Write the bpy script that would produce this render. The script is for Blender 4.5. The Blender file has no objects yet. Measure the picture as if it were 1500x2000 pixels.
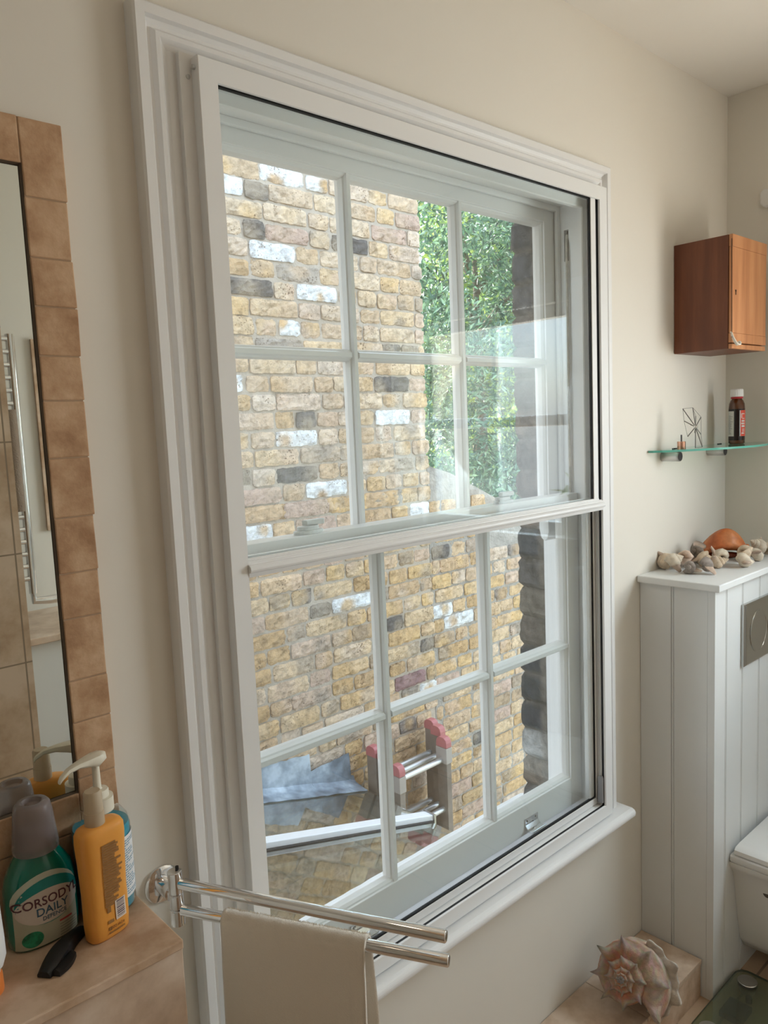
import bpy, math, random
from mathutils import Vector, Matrix
random.seed(7)
PI = math.pi
sc = bpy.context.scene
col = sc.collection
EYE = 1.5            # geometry is written with heights relative to eye level, floor at -1.5; everything is lifted by EYE

# ------------------------------------------------------------------ camera
yaw, pitch, roll, FPX = .7392, -.1118, -.0430, 1496.0
cy_, sy_, cp_, sp_ = math.cos(yaw), math.sin(yaw), math.cos(pitch), math.sin(pitch)
fwd = Vector((sy_*cp_, cy_*cp_, sp_)); rt = Vector((cy_, -sy_, 0)); up = rt.cross(fwd)
cr_, sr_ = math.cos(roll), math.sin(roll)
rt2 = cr_*rt + sr_*up; up2 = -sr_*rt + cr_*up
cd = bpy.data.cameras.new('camera'); cam = bpy.data.objects.new('camera', cd); col.objects.link(cam)
cd.sensor_fit = 'VERTICAL'; cd.sensor_height = 24; cd.lens = FPX/2000*24; cd.clip_start = .02; cd.clip_end = 200
mw = Matrix((rt2, up2, -fwd)).transposed().to_4x4(); mw.translation = Vector((0, 0, EYE)); cam.matrix_world = mw
sc.camera = cam

# ------------------------------------------------------------------ world, sun, room lights, exposure
sc.view_settings.view_transform = 'Standard'; sc.view_settings.look = 'None'
sc.view_settings.gamma = 1; sc.view_settings.use_curve_mapping = False
sc.view_settings.exposure = 0.20
wd = bpy.data.worlds.new('world'); sc.world = wd; wd.use_nodes = True
nt = wd.node_tree; nt.nodes.clear()
sky = nt.nodes.new('ShaderNodeTexSky'); sky.sky_type = 'NISHITA'; sky.sun_disc = False
sky.sun_elevation = math.radians(38); sky.sun_rotation = math.radians(-20); sky.air_density = 1.0; sky.dust_density = 2.5; sky.ozone_density = 1.0
bg = nt.nodes.new('ShaderNodeBackground'); bg.inputs['Strength'].default_value = 1.15
mixc = nt.nodes.new('ShaderNodeMix'); mixc.data_type = 'RGBA'; mixc.inputs[0].default_value = .62
mixc.inputs[7].default_value = (2.6, 2.75, 2.95, 1)
out = nt.nodes.new('ShaderNodeOutputWorld')
nt.links.new(sky.outputs[0], mixc.inputs[6]); nt.links.new(mixc.outputs[2], bg.inputs[0]); nt.links.new(bg.outputs[0], out.inputs[0])

def light(name, kind, loc, target, energy, color, **kw):
    d = bpy.data.lights.new(name, kind); d.energy = energy; d.color = color
    for k, v in kw.items(): setattr(d, k, v)
    o = bpy.data.objects.new(name, d); col.objects.link(o)
    loc = Vector(loc) + Vector((0, 0, EYE)); tg = Vector(target) + Vector((0, 0, EYE))
    o.location = loc; o.rotation_euler = (tg-loc).to_track_quat('-Z', 'Y').to_euler()
    return o
light('sun', 'SUN', (-2.0, 9, 6.6), (0, 0, 0), 10.0, (1, .93, .82), angle=.009)
# the sky's light through window 1 is guided by a portal; window 2 looks onto open sky and sunlit ground, given as one large daylight source in its opening
p = light('portal_window_1', 'AREA', (1.07, 1.24, -.24), (1.07, 0, -.24), 1, (1, 1, 1), shape='RECTANGLE', size=1.0, size_y=1.5)
p.data.cycles.is_portal = True
# (cool light falling from the sky, warm light thrown up by the sunlit ground and brickwork)
for nm, tg, e, c in (('daylight_window_2_sky', (1.35, .15, -1.0), 15.5, (.66, .84, 1.0)), ('daylight_window_2_ground', (1.30, .15, .75), 12, (1.0, .89, .76))):
    p = light(nm, 'AREA', (2.40, .05, -.01), tg, e, c, shape='RECTANGLE', size=.70, size_y=.66)
    p.visible_camera = False; p.visible_glossy = False
light('ceiling_fill', 'AREA', (.35, .05, .872), (.35, .05, -1), .6, (1, .80, .58), shape='DISK', size=.22)  # unseen warm lamp added under the ceiling to lift the room's light level

# ------------------------------------------------------------------ materials
MATS = {}
def mat(name, color=(.8, .8, .8), rough=.5, metal=0, **kw):
    if name in MATS: return MATS[name]
    m = bpy.data.materials.new(name); m.use_nodes = True; MATS[name] = m
    b = m.node_tree.nodes['Principled BSDF']
    b.inputs['Base Color'].default_value = (*color, 1); b.inputs['Roughness'].default_value = rough; b.inputs['Metallic'].default_value = metal
    for k, v in kw.items(): b.inputs[k].default_value = v
    return m
def nd(m, t, **kw):
    n = m.node_tree.nodes.new(t)
    for k, v in kw.items():
        if k in n.inputs: n.inputs[k].default_value = v
        else: setattr(n, k, v)
    return n
def lk(m, a, b): m.node_tree.links.new(a, b)
def coords(m, scale=(1, 1, 1)):
    t = nd(m, 'ShaderNodeTexCoord'); mp = nd(m, 'ShaderNodeMapping'); mp.inputs['Scale'].default_value = scale
    lk(m, t.outputs['Object'], mp.inputs[0]); return mp.outputs[0]
def ramp(m, fac, stops):
    r = nd(m, 'ShaderNodeValToRGB'); e = r.color_ramp.elements
    e[0].position, e[0].color = stops[0][0], (*stops[0][1], 1); e[1].position, e[1].color = stops[-1][0], (*stops[-1][1], 1)
    for p, c in stops[1:-1]:
        x = e.new(p); x.color = (*c, 1)
    lk(m, fac, r.inputs[0]); return r.outputs[0]
def bump(m, h, strength=.3, dist=.01):
    b = nd(m, 'ShaderNodeBump', Strength=strength, Distance=dist); lk(m, h, b.inputs['Height'])
    lk(m, b.outputs[0], m.node_tree.nodes['Principled BSDF'].inputs['Normal'])
def noisy(name, stops, scale=8, rough=.5, bs=.1, bd=.005, bscale=None, detail=6, stretch=(1, 1, 1), **kw):
    m = mat(name, rough=rough, **kw); c = coords(m, stretch)
    n = nd(m, 'ShaderNodeTexNoise', Scale=scale, Detail=detail, Roughness=.6); lk(m, c, n.inputs['Vector'])
    lk(m, ramp(m, n.outputs[0], stops), m.node_tree.nodes['Principled BSDF'].inputs['Base Color'])
    n2 = nd(m, 'ShaderNodeTexNoise', Scale=bscale or scale*4, Detail=6); lk(m, c, n2.inputs['Vector'])
    bump(m, n2.outputs[0], bs, bd); return m
def glass_mat(name, tint=(.93, .97, .96), gain=1.0, add=0.0, rough=0.0):
    m = bpy.data.materials.new(name); m.use_nodes = True; MATS[name] = m; m.node_tree.nodes.clear()
    g = nd(m, 'ShaderNodeNewGeometry'); dp = nd(m, 'ShaderNodeVectorMath', operation='DOT_PRODUCT')
    lk(m, g.outputs['Incoming'], dp.inputs[0]); lk(m, g.outputs['Normal'], dp.inputs[1])
    ab = nd(m, 'ShaderNodeMath', operation='ABSOLUTE'); lk(m, dp.outputs['Value'], ab.inputs[0])
    om = nd(m, 'ShaderNodeMath', operation='SUBTRACT'); om.inputs[0].default_value = 1; lk(m, ab.outputs[0], om.inputs[1])
    pw = nd(m, 'ShaderNodeMath', operation='POWER'); pw.inputs[1].default_value = 5; lk(m, om.outputs[0], pw.inputs[0])
    ma = nd(m, 'ShaderNodeMath', operation='MULTIPLY_ADD'); ma.inputs[1].default_value = .95*gain; ma.inputs[2].default_value = .045*gain+add; lk(m, pw.outputs[0], ma.inputs[0])
    ma.use_clamp = True
    tr = nd(m, 'ShaderNodeBsdfTransparent'); tr.inputs[0].default_value = (*tint, 1)
    gl = nd(m, 'ShaderNodeBsdfGlossy'); gl.inputs['Roughness'].default_value = rough; gl.inputs[0].default_value = (1, 1, 1, 1)
    mx = nd(m, 'ShaderNodeMixShader'); lk(m, ma.outputs[0], mx.inputs[0]); lk(m, tr.outputs[0], mx.inputs[1]); lk(m, gl.outputs[0], mx.inputs[2])
    o = nd(m, 'ShaderNodeOutputMaterial'); lk(m, mx.outputs[0], o.inputs[0]); return m

M_WALL = noisy('wall_paint', [(.3, (.785, .738, .655)), (.7, (.815, .768, .685))], scale=1.3, rough=.75, bs=.05, bd=.002, bscale=90)
M_CEIL = noisy('ceiling_paint', [(.3, (.81, .775, .71)), (.7, (.84, .80, .735))], scale=1, rough=.8, bs=.05, bd=.002, bscale=90)
M_GLOSS = noisy('white_gloss_paint', [(.3, (.82, .81, .795)), (.7, (.85, .84, .825))], scale=2, rough=.32, bs=.04, bd=.001, bscale=60)
M_ALU = mat('white_powder_coat', (.84, .835, .82), .25)
M_BLACK = mat('black_rubber', (.008, .008, .010), .6)
M_CHROME = mat('chrome', (.82, .82, .83), .08, 1)
M_STEEL = mat('brushed_steel', (.55, .55, .54), .28, 1)
M_GLASS = glass_mat('window_glass', (.975, .99, .985))
M_GLASS2 = glass_mat('screen_glass', (.955, .985, .985), 1.2)
M_SHELFG = glass_mat('shelf_glass', (.80, .93, .89), 1.0)
M_EDGE = mat('glass_edge_green', (.12, .42, .33), .15)
M_TRAV = noisy('travertine', [(.36, (.46, .29, .175)), (.5, (.58, .40, .265)), (.64, (.70, .52, .38))], scale=16, rough=.45, bs=.12, bd=.003, bscale=50)
M_TRAVL = noisy('pale_travertine', [(.36, (.52, .37, .26)), (.5, (.65, .49, .36)), (.64, (.76, .61, .48))], scale=12, rough=.4, bs=.08, bd=.003, bscale=50)
M_PANEL = noisy('panel_paint', [(.3, (.78, .78, .76)), (.7, (.81, .81, .79))], scale=2, rough=.35, bs=.03, bd=.001, bscale=80)
M_CERAM = mat('white_ceramic', (.84, .82, .78), .12)
M_LEAD = noisy('weathered_lead', [(.35, (.11, .13, .16)), (.5, (.26, .31, .37)), (.63, (.50, .57, .64))], scale=7, rough=.6, bs=.3, bd=.01)

# ------------------------------------------------------------------ mesh helpers
class MB:
    def __init__(s): s.v = []; s.f = []; s.c = []; s.mi = []; s.k = 0
    def add(s, vs, fs, c=None):
        o = len(s.v); s.v += [tuple(q) for q in vs]; s.f += [tuple(o+i for i in f) for f in fs]; s.mi += [s.k]*len(fs)
        s.c += [c]*len(vs) if not isinstance(c, list) else c
        return s
    def box(s, x0, x1, y0, y1, z0, z1):
        v = [(x, y, z) for z in (z0, z1) for y in (y0, y1) for x in (x0, x1)]
        return s.add(v, [(0, 2, 3, 1), (4, 5, 7, 6), (0, 1, 5, 4), (2, 6, 7, 3), (0, 4, 6, 2), (1, 3, 7, 5)])
    def rings(s, rings, cap=True, closed=True):
        n = len(rings[0]); vs = [p for r in rings for p in r]; fs = []
        for i in range(len(rings)-1):
            for j in range(n if closed else n-1):
                a = i*n+j; b = i*n+(j+1) % n; fs.append((a, b, b+n, a+n))
        if cap: fs.append(tuple(range(n-1, -1, -1))); fs.append(tuple((len(rings)-1)*n+j for j in range(n)))
        return s.add(vs, fs)
    def tube(s, pts, r, n=12, cap=True):
        pts = [Vector(p) for p in pts]; rs = r if isinstance(r, (list, tuple)) else [r]*len(pts)
        rings = []; prev = None
        for i, p in enumerate(pts):
            d = (pts[min(i+1, len(pts)-1)]-pts[max(i-1, 0)]).normalized()
            if prev is None: a = d.orthogonal().normalized()
            else: a = (prev-d*prev.dot(d)).normalized()
            prev = a; b = d.cross(a)
            rings.append([p+(a*math.cos(t)+b*math.sin(t))*rs[i] for t in [2*PI*k/n for k in range(n)]])
        return s.rings(rings, cap)
    def lathe(s, c, prof, n=24, axis='z', cap=True):
        rings = []
        for r, h in prof:
            ring = []
            for k in range(n):
                t = 2*PI*k/n; a, b = r*math.cos(t), r*math.sin(t)
                ring.append({'z': (c[0]+a, c[1]+b, c[2]+h), 'y': (c[0]+a, c[1]+h, c[2]-b), 'x': (c[0]+h, c[1]+a, c[2]+b)}[axis])
            rings.append(ring)
        return s.rings(rings, cap)
    def prism(s, poly, axis, a0, a1):
        """poly of 2D points extruded along axis; poly in the other two coordinates in order"""
        def mk(p, a): return {'x': (a, p[0], p[1]), 'y': (p[0], a, p[1]), 'z': (p[0], p[1], a)}[axis]
        return s.rings([[mk(p, a0) for p in poly], [mk(p, a1) for p in poly]])
    def frame(s, x0, x1, z0, z1, prof, bottom=True):
        """mitred picture-frame moulding in the xz plane; prof = list of (inset, y) going round the section"""
        rings = []
        cs = [(x0, z0, 1, 1), (x0, z1, 1, -1), (x1, z1, -1, -1), (x1, z0, -1, 1)]
        for cx, cz, sx, sz in cs:
            if not bottom and cz == z0: rings.append([(cx+sx*d, y, cz) for d, y in prof])
            else: rings.append([(cx+sx*d, y, cz+sz*d) for d, y in prof])
        if bottom:
            n = len(prof); vs = [p for r in rings for p in r]
            return s.add(vs, [(i*n+j, i*n+(j+1) % n, ((i+1) % 4)*n+(j+1) % n, ((i+1) % 4)*n+j) for i in range(4) for j in range(n)])
        return s.rings(rings)
    def slab(s, a, b, c, d, t):
        n = (Vector(b)-Vector(a)).cross(Vector(d)-Vector(a)).normalized()*t
        q = [Vector(p) for p in (a, b, c, d)]
        return s.rings([q, [p+n for p in q]])
def build(name, mb, m, parent=None, label=None, cat=None, group=None, kind=None, smooth=False, bevel=0, sub=0, local=False, seg=2, angle=40):
    me = bpy.data.meshes.new(name)
    o = bpy.data.objects.new(name, me)
    if parent is None:
        if local: off = Vector((0, 0, 0))
        else:
            xs = [v[0] for v in mb.v]; ys = [v[1] for v in mb.v]; zs = [v[2] for v in mb.v]
            off = Vector(((min(xs)+max(xs))/2, (min(ys)+max(ys))/2, min(zs)))
            o.location = off+Vector((0, 0, EYE))
    else:
        off = Vector((0, 0, 0))
        if not local:
            q = parent
            while q is not None: off += Vector(q.location); q = q.parent
            off -= Vector((0, 0, EYE))
        o.parent = parent
    me.from_pydata([tuple(Vector(v)-off) for v in mb.v], [], mb.f)
    for mm in (m if isinstance(m, (list, tuple)) else [m]): me.materials.append(mm)
    if any(mb.mi): me.polygons.foreach_set('material_index', mb.mi)
    if any(c is not None for c in mb.c):
        at = me.color_attributes.new('tone', 'FLOAT_COLOR', 'POINT')
        at.data.foreach_set('color', [x for c in mb.c for x in (*(c or (1, 1, 1)), 1)])
    me.validate(); me.update()
    import bmesh
    bm = bmesh.new(); bm.from_mesh(me); bmesh.ops.recalc_face_normals(bm, faces=bm.faces); bm.to_mesh(me); bm.free()
    if smooth:
        me.polygons.foreach_set('use_smooth', [True]*len(me.polygons))
        if not sub: me.set_sharp_from_angle(angle=math.radians(angle))
    col.objects.link(o)
    if bevel:
        md = o.modifiers.new('bevel', 'BEVEL'); md.width = bevel; md.segments = seg; md.limit_method = 'ANGLE'; md.angle_limit = math.radians(35)
        md.harden_normals = False
    if sub:
        md = o.modifiers.new('sub', 'SUBSURF'); md.levels = sub; md.render_levels = sub
    return tag(o, label, cat, group, kind)
def tag(o, label=None, cat=None, group=None, kind=None):
    if label: o['label'] = label
    if cat: o['category'] = cat
    if group: o['group'] = group
    if kind: o['kind'] = kind
    return o
def thing(name, loc, label=None, cat=None, group=None, kind=None, rot=(0, 0, 0)):
    o = bpy.data.objects.new(name, None); col.objects.link(o); o.empty_display_size = .05
    o.location = Vector(loc)+Vector((0, 0, EYE)); o.rotation_euler = rot
    return tag(o, label, cat, group, kind)
def struct(name, mb, m, parent=None, **kw):
    return build(name, mb, m, parent, kind=None if parent else 'structure', **kw)
def text_mb(body, size, place, font_scale=(1, 1), align='CENTER', extrude=.0, bold=0.0):
    """solid lettering: text mesh whose flat (u, v) points are carried onto a surface by place(u, v, w)"""
    cu = bpy.data.curves.new('lettering', 'FONT'); cu.body = body; cu.size = size; cu.align_x = align; cu.extrude = .0003; cu.resolution_u = 3; cu.offset = bold
    to = bpy.data.objects.new('lettering', cu); col.objects.link(to)
    dg = bpy.context.evaluated_depsgraph_get(); me = bpy.data.meshes.new_from_object(to.evaluated_get(dg))
    mb = MB(); mb.add([place(v.co.x*font_scale[0], v.co.y*font_scale[1], v.co.z) for v in me.vertices], [tuple(p.vertices) for p in me.polygons])
    bpy.data.objects.remove(to); bpy.data.curves.remove(cu); bpy.data.meshes.remove(me)
    return mb

# ------------------------------------------------------------------ room shell
CEIL = .885; XL, XR, YB = -.95, 2.3, -.68
OX0, OX1, OZ0, OZ1 = .585, 1.558, -.97, .485          # opening in the window wall
OX0, OX1, OZ1 = .545, 1.598, .520
w = MB().box(XL-.1, OX0, 1.0, 1.125, -1.5, CEIL).box(OX1, XR, 1.0, 1.125, -1.5, CEIL).box(OX0, OX1, 1.0, 1.125, -1.5, OZ0-.002).box(OX0, OX1, 1.0, 1.125, OZ1, CEIL)
struct('wall_front', w, M_WALL)
WY0, WY1, WZ0, WZ1 = -.32, .42, -.42, .40              # opening of the second window in the right-hand wall
w = MB().box(XR, XR+.28, WY1, 1.225, -1.5, CEIL).box(XR, XR+.28, YB-.12, WY0, -1.5, CEIL).box(XR, XR+.28, WY0, WY1, -1.5, WZ0).box(XR, XR+.28, WY0, WY1, WZ1, CEIL)
struct('wall_right', w, M_WALL)
struct('wall_left', MB().box(XL-.1, XL, YB, 1.0, -1.5, CEIL), M_WALL)
struct('wall_back', MB().box(XL-.1, XR, YB-.12, YB, -1.5, CEIL), M_WALL)
struct('ceiling', MB().box(XL-.1, XR+.28, YB-.12, 1.225, CEIL, CEIL+.12), M_CEIL)
# travertine floor with tile joints
m = noisy('floor_travertine', [(.25, (.42, .27, .16)), (.5, (.55, .38, .25)), (.75, (.66, .49, .34))], scale=5, rough=.4, bs=.1, bd=.003)
def tile_joints(m, w_, h_, mortar=(.30, .22, .15), plane='xy', size=.004, off=.5):
    b = m.node_tree.nodes['Principled BSDF']; src = b.inputs['Base Color'].links[0].from_socket
    t = nd(m, 'ShaderNodeTexCoord'); sp = nd(m, 'ShaderNodeSeparateXYZ'); cb = nd(m, 'ShaderNodeCombineXYZ')
    lk(m, t.outputs['Object'], sp.inputs[0])
    lk(m, sp.outputs['XYZ'.index(plane[0].upper())], cb.inputs[0]); lk(m, sp.outputs['XYZ'.index(plane[1].upper())], cb.inputs[1])
    br = nd(m, 'ShaderNodeTexBrick'); br.offset = off; br.inputs['Scale'].default_value = 1; br.inputs['Brick Width'].default_value = w_; br.inputs['Row Height'].default_value = h_
    br.inputs['Mortar Size'].default_value = size; br.inputs['Mortar Smooth'].default_value = .3
    lk(m, cb.outputs[0], br.inputs['Vector'])
    mx = nd(m, 'ShaderNodeMix', data_type='RGBA'); lk(m, br.outputs['Fac'], mx.inputs[0]); lk(m, src, mx.inputs[6]); mx.inputs[7].default_value = (*mortar, 1)
    lk(m, mx.outputs[2], b.inputs['Base Color']); return m
tile_joints(m, .3, .3, plane='xy', off=0)
struct('floor', MB().box(XL-.1, XR+.28, YB-.12, 1.125, -1.62, -1.5), m)

# ------------------------------------------------------------------ outer brickwork
def brick_mat(name, pits=True, dark=1.0):
    m = mat(name, rough=.85); b = m.node_tree.nodes['Principled BSDF']
    at = nd(m, 'ShaderNodeAttribute'); at.attribute_name = 'tone'
    c = coords(m); n = nd(m, 'ShaderNodeTexNoise', Scale=26, Detail=8, Roughness=.7); lk(m, c, n.inputs['Vector'])
    r = ramp(m, n.outputs[0], [(.32, (.55, .52, .48)), (.5, (1, 1, 1)), (.68, (1.2, 1.2, 1.18))])
    mx = nd(m, 'ShaderNodeMix', data_type='RGBA', blend_type='MULTIPLY'); mx.inputs[0].default_value = 1
    lk(m, at.outputs['Color'], mx.inputs[6]); lk(m, r, mx.inputs[7])
    n3 = nd(m, 'ShaderNodeTexVoronoi', Scale=85); lk(m, c, n3.inputs['Vector'])
    n4 = nd(m, 'ShaderNodeTexNoise', Scale=14); lk(m, c, n4.inputs['Vector'])
    ad = nd(m, 'ShaderNodeMath', operation='ADD'); lk(m, n3.outputs['Distance'], ad.inputs[0]); lk(m, n4.outputs[0], ad.inputs[1])
    pr = ramp(m, ad.outputs[0], [(.56, (.34, .27, .21)), (.64, (1, 1, 1))])
    m2 = nd(m, 'ShaderNodeMix', data_type='RGBA', blend_type='MULTIPLY'); m2.inputs[0].default_value = .9 if pits else 0
    lk(m, mx.outputs[2], m2.inputs[6]); lk(m, pr, m2.inputs[7]); lk(m, m2.outputs[2], b.inputs['Base Color'])
    n2 = nd(m, 'ShaderNodeTexNoise', Scale=70, Detail=8, Roughness=.7); lk(m, c, n2.inputs['Vector']); bump(m, n2.outputs[0], .9, .012)
    return m
M_BRICK = brick_mat('stock_brick'); M_MORTAR = noisy('lime_mortar', [(.3, (.45, .38, .31)), (.7, (.56, .48, .40))], scale=20, rough=.9, bs=.6, bd=.006, bscale=120)
def rnd(a, b): return random.uniform(a, b)
def mix3(a, b, t): return tuple(p*(1-t)+q*t for p, q in zip(a, b))
TAN = [(.72, .48, .25), (.76, .51, .25), (.66, .45, .27), (.74, .54, .34), (.62, .40, .20), (.78, .57, .37), (.68, .49, .33)]
PINKISH = [(.70, .51, .38), (.66, .47, .34), (.74, .58, .45)]
GREYS = [(.36, .30, .25), (.42, .34, .27), (.27, .23, .21)]
MARKS = [(1.895,.999,'w'),(2.103,.995,'w'),(1.647,.931,'w'),(1.823,.711,'w'),(2.066,.559,'w'),(1.918,.408,'w'),(1.632,.188,'w'),(1.81,-.033,'w'),(1.975,-.239,'w'),(2.44,.044,'w'),(2.207,-.797,'w'),(2.936,-.996,'w'),(2.729,-.936,'w'),(2.596,-1.299,'w'),(2.572,-.425,'w'),(1.658,-.434,'w'),
 (1.729,.932,'d'),(1.751,.775,'d'),(1.702,.565,'d'),(2.319,.785,'d'),(2.463,.332,'d'),(1.932,.04,'d'),(1.668,-.166,'d'),(1.904,-.173,'d'),(2.027,-.809,'d'),(2.589,-1.086,'d'),(2.423,-.943,'d'),(2.739,-.655,'d'),(2.338,-.986,'d'),(2.423,.192,'d'),(2.63,.337,'d'),(3.071,-1.707,'d'),
 (1.881,.792,'p'),(1.672,-.238,'p'),(1.668,-.795,'p'),(2.043,-.564,'p'),(1.998,-.603,'p'),(2.008,-1.099,'p'),(2.424,-1.228,'v'),(3.251,-1.645,'p'),(3.257,-1.498,'p'),(2.853,-1.892,'p'),(2.493,.862,'p'),(2.563,.94,'p'),(2.762,-1.336,'p'),(1.878,-.365,'p'),(2.013,-.38,'p'),(2.926,-2.091,'p'),(2.773,-1.905,'p')]
def bricks(mb, x0, x1, z0, z1, put, marks=(), step=.017, rough=.0035, palette=None, ph=.903, edge=0):
    """individually shaped bricks; put(u, d, z) carries along-wall u, outward depth d and height z to world"""
    k = math.floor((z0-ph)/.075)
    while ph+k*.075 < z1:
        zb = ph+k*.075+.005; zt = zb+.064; row = k; k += 1
        if zb < z0-.08: continue
        u = x0-.3+(row % 2)*.115+random.Random(row*31).uniform(-.03, .03); i = row % 2
        while u < x1:
            wd_ = (.215 if i % 2 == 0 else .103)+rnd(-.012, .012)
            if random.random() < .12: wd_ = .103 if wd_ > .15 else .215
            a, b = u, u+wd_; u = b+rnd(.009, .014); i += 1
            if b < x0+.04 or a > x1-.035: continue
            a = max(a, x0); b = min(b, x1+(rnd(-.012, .008) if edge else 0))
            kind = None
            for mx_, mz_, t in marks:
                if a-.006 <= mx_ <= b+.006 and zb-.006 <= mz_ <= zt+.005: kind = t
            if palette: base = random.choice(palette); alt = random.choice(palette)
            else:
                r = random.random()
                low = zb < -.3
                if r < (.74 if low else .62): base = random.choice(TAN)
                elif r < .84: base = random.choice(PINKISH)
                elif r < .94: base = random.choice([(.54, .36, .20), (.50, .36, .24), (.58, .40, .22)])
                else: base = random.choice(GREYS)
                alt = random.choice(TAN+PINKISH+GREYS[:2])
                if not low: base = mix3(base, (.74, .64, .54), .35)
                if kind == 'd': base = (.16, .14, .13); alt = (.46, .37, .28)
                if kind == 'p': base = (.62, .44, .35); alt = (.60, .44, .32)
                if kind == 'v': base = (.34, .20, .20); alt = (.42, .27, .25)
                if kind == 'w': base = (.90, .91, .93); alt = random.choice(TAN)
            nx = max(3, round((b-a)/step)); nz = 5
            vs, cs = [], []; blob = (rnd(a, b), rnd(zb, zt), rnd(.03, .09)); thr = rnd(-.1, .3)
            jl, jr, jb, jt = rnd(-.004, .004), rnd(-.004, .004), rnd(-.004, .003), rnd(-.004, .003); dd = rnd(-.003, .004)
            for q in range(nz+1):
                for p in range(nx+1):
                    fx, fz = p/nx, q/nz
                    x = a+jl+(b+jr-a-jl)*fx; z = zb+jb+(zt+jt-zb-jb)*fz
                    ed = min(fx*(b-a), (1-fx)*(b-a), fz*.064, (1-fz)*.064)
                    on = ed < 1e-6
                    x += rnd(-.0026, .0026) if on else rnd(-.003, .003); z += rnd(-.0026, .0026) if on else rnd(-.002, .002)
                    corner = (p in (0, nx)) and (q in (0, nz))
                    if corner: x += (.0035 if p == 0 else -.0035); z += (.003 if q == 0 else -.003)
                    d = dd+(.005 if on else .0085)+rnd(-rough, rough)
                    vs.append(put(x, d, z))
                    dist = math.hypot(x-blob[0], z-blob[1])/blob[2]
                    t = max(0, min(1, (1.2-dist)*1.6+rnd(-.25, .25)+thr-.2))
                    if kind == 'w': t = max(0, min(1, (.9-dist*1.1)*2+rnd(-.3, .3))) if blob[2] < .07 else 0
                    g = rnd(.93, 1.07); cc = mix3(base, alt, t*.7 if kind != 'w' else t); cs.append(tuple(min(1, q_*g) for q_ in cc))
            n1 = nx+1; fs = [(j*n1+i_, j*n1+i_+1, (j+1)*n1+i_+1, (j+1)*n1+i_) for j in range(nz) for i_ in range(nx)]
            # returns into the mortar
            rim = [i_ for i_ in range(n1)]+[j*n1+nx for j in range(1, nz+1)]+[nz*n1+i_ for i_ in range(nx-1, -1, -1)]+[j*n1 for j in range(nz-1, 0, -1)]
            o = len(vs)
            for r_ in rim:
                p_ = r_ % n1; q_ = r_//n1
                vs.append(put(a+(b-a)*p_/nx, -.012, zb+(zt-zb)*q_/nz)); cs.append(mix3(base, (.3, .25, .2), .5))
            L = len(rim)
            fs += [(rim[i_], o+i_, o+(i_+1) % L, rim[(i_+1) % L]) for i_ in range(L)]
            mb.add(vs, fs, cs)
# neighbour's wall across the side return, top slopes down beyond the house corner
YN = 2.62
nb = thing('house_wall', (1.5, YN+.1, -4.3), 'yellow stock brick house wall across the narrow yard outside', 'wall')
mm = MB(); mm.prism([(-1.2, -4.3), (2.68, -4.3), (2.68, 3.2), (-1.2, 3.2)], 'y', YN-.001, YN+.22)
build('mortar_bed', mm, M_MORTAR, nb)
mb = MB(); bricks(mb, 1.1, 2.69, -.3, 1.35, lambda u, d, z: (u, YN-d, z), MARKS, edge=1)
bricks(mb, 1.1, 2.69, -2.5, -.31, lambda u, d, z: (u, YN-d, z), MARKS)
st_ = random.getstate(); bricks(mb, -.6, 1.10, -2.2, 1.35, lambda u, d, z: (u, YN-d, z), (), step=.035); random.setstate(st_)
build('brick_facing', mb, M_BRICK, nb)
gw = thing('garden_wall', (3.1, YN+.1, -4.3), 'lower brick garden wall with a sloping mortared top running on from the house corner', 'wall')
mm = MB().prism([(2.682, -4.3), (4.2, -4.3), (4.2, -.62), (3.45, -.52), (3.27, -.44), (3.05, -.34), (2.85, -.25), (2.682, -.20)], 'y', YN-.002, YN+.22)
build('mortar_bed', mm, noisy('mortar_cap', [(.3, (.30, .27, .24)), (.7, (.50, .45, .40))], scale=18, rough=.95, bs=.8, bd=.01, bscale=70), gw)
mb = MB()
bricks(mb, 2.69, 3.75, -2.5, -.70, lambda u, d, z: (u, YN-d, z), MARKS)
bricks(mb, 2.69, 3.1, -.70, -.40, lambda u, d, z: (u, YN-d, z), MARKS)
build('brick_facing', mb, M_BRICK, gw)

# our own outer leaf: brick reveal right of the window, its shade put into the dark brick tones
M_DBRICK = brick_mat('shaded_brick', pits=False)
w = MB().box(XL-.1, .55, 1.127, 1.21, -4.3, 1.2).box(1.605, XR+.28, 1.127, 1.21, -4.3, 1.2).box(.55, 1.605, 1.127, 1.21, -4.3, -1.02).box(.55, 1.605, 1.127, 1.21, .49, 1.2)
ow = struct('wall_outer', w, M_MORTAR)
mb = MB(); r0 = random.getstate(); random.seed(11)
zt = .5; cols = []
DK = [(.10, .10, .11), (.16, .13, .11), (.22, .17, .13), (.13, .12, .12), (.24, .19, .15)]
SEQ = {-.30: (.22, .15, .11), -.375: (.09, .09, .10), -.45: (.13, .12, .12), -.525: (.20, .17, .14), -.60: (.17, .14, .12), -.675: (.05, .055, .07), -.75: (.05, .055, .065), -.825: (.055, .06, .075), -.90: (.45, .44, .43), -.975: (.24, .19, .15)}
z = -1.05
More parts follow.
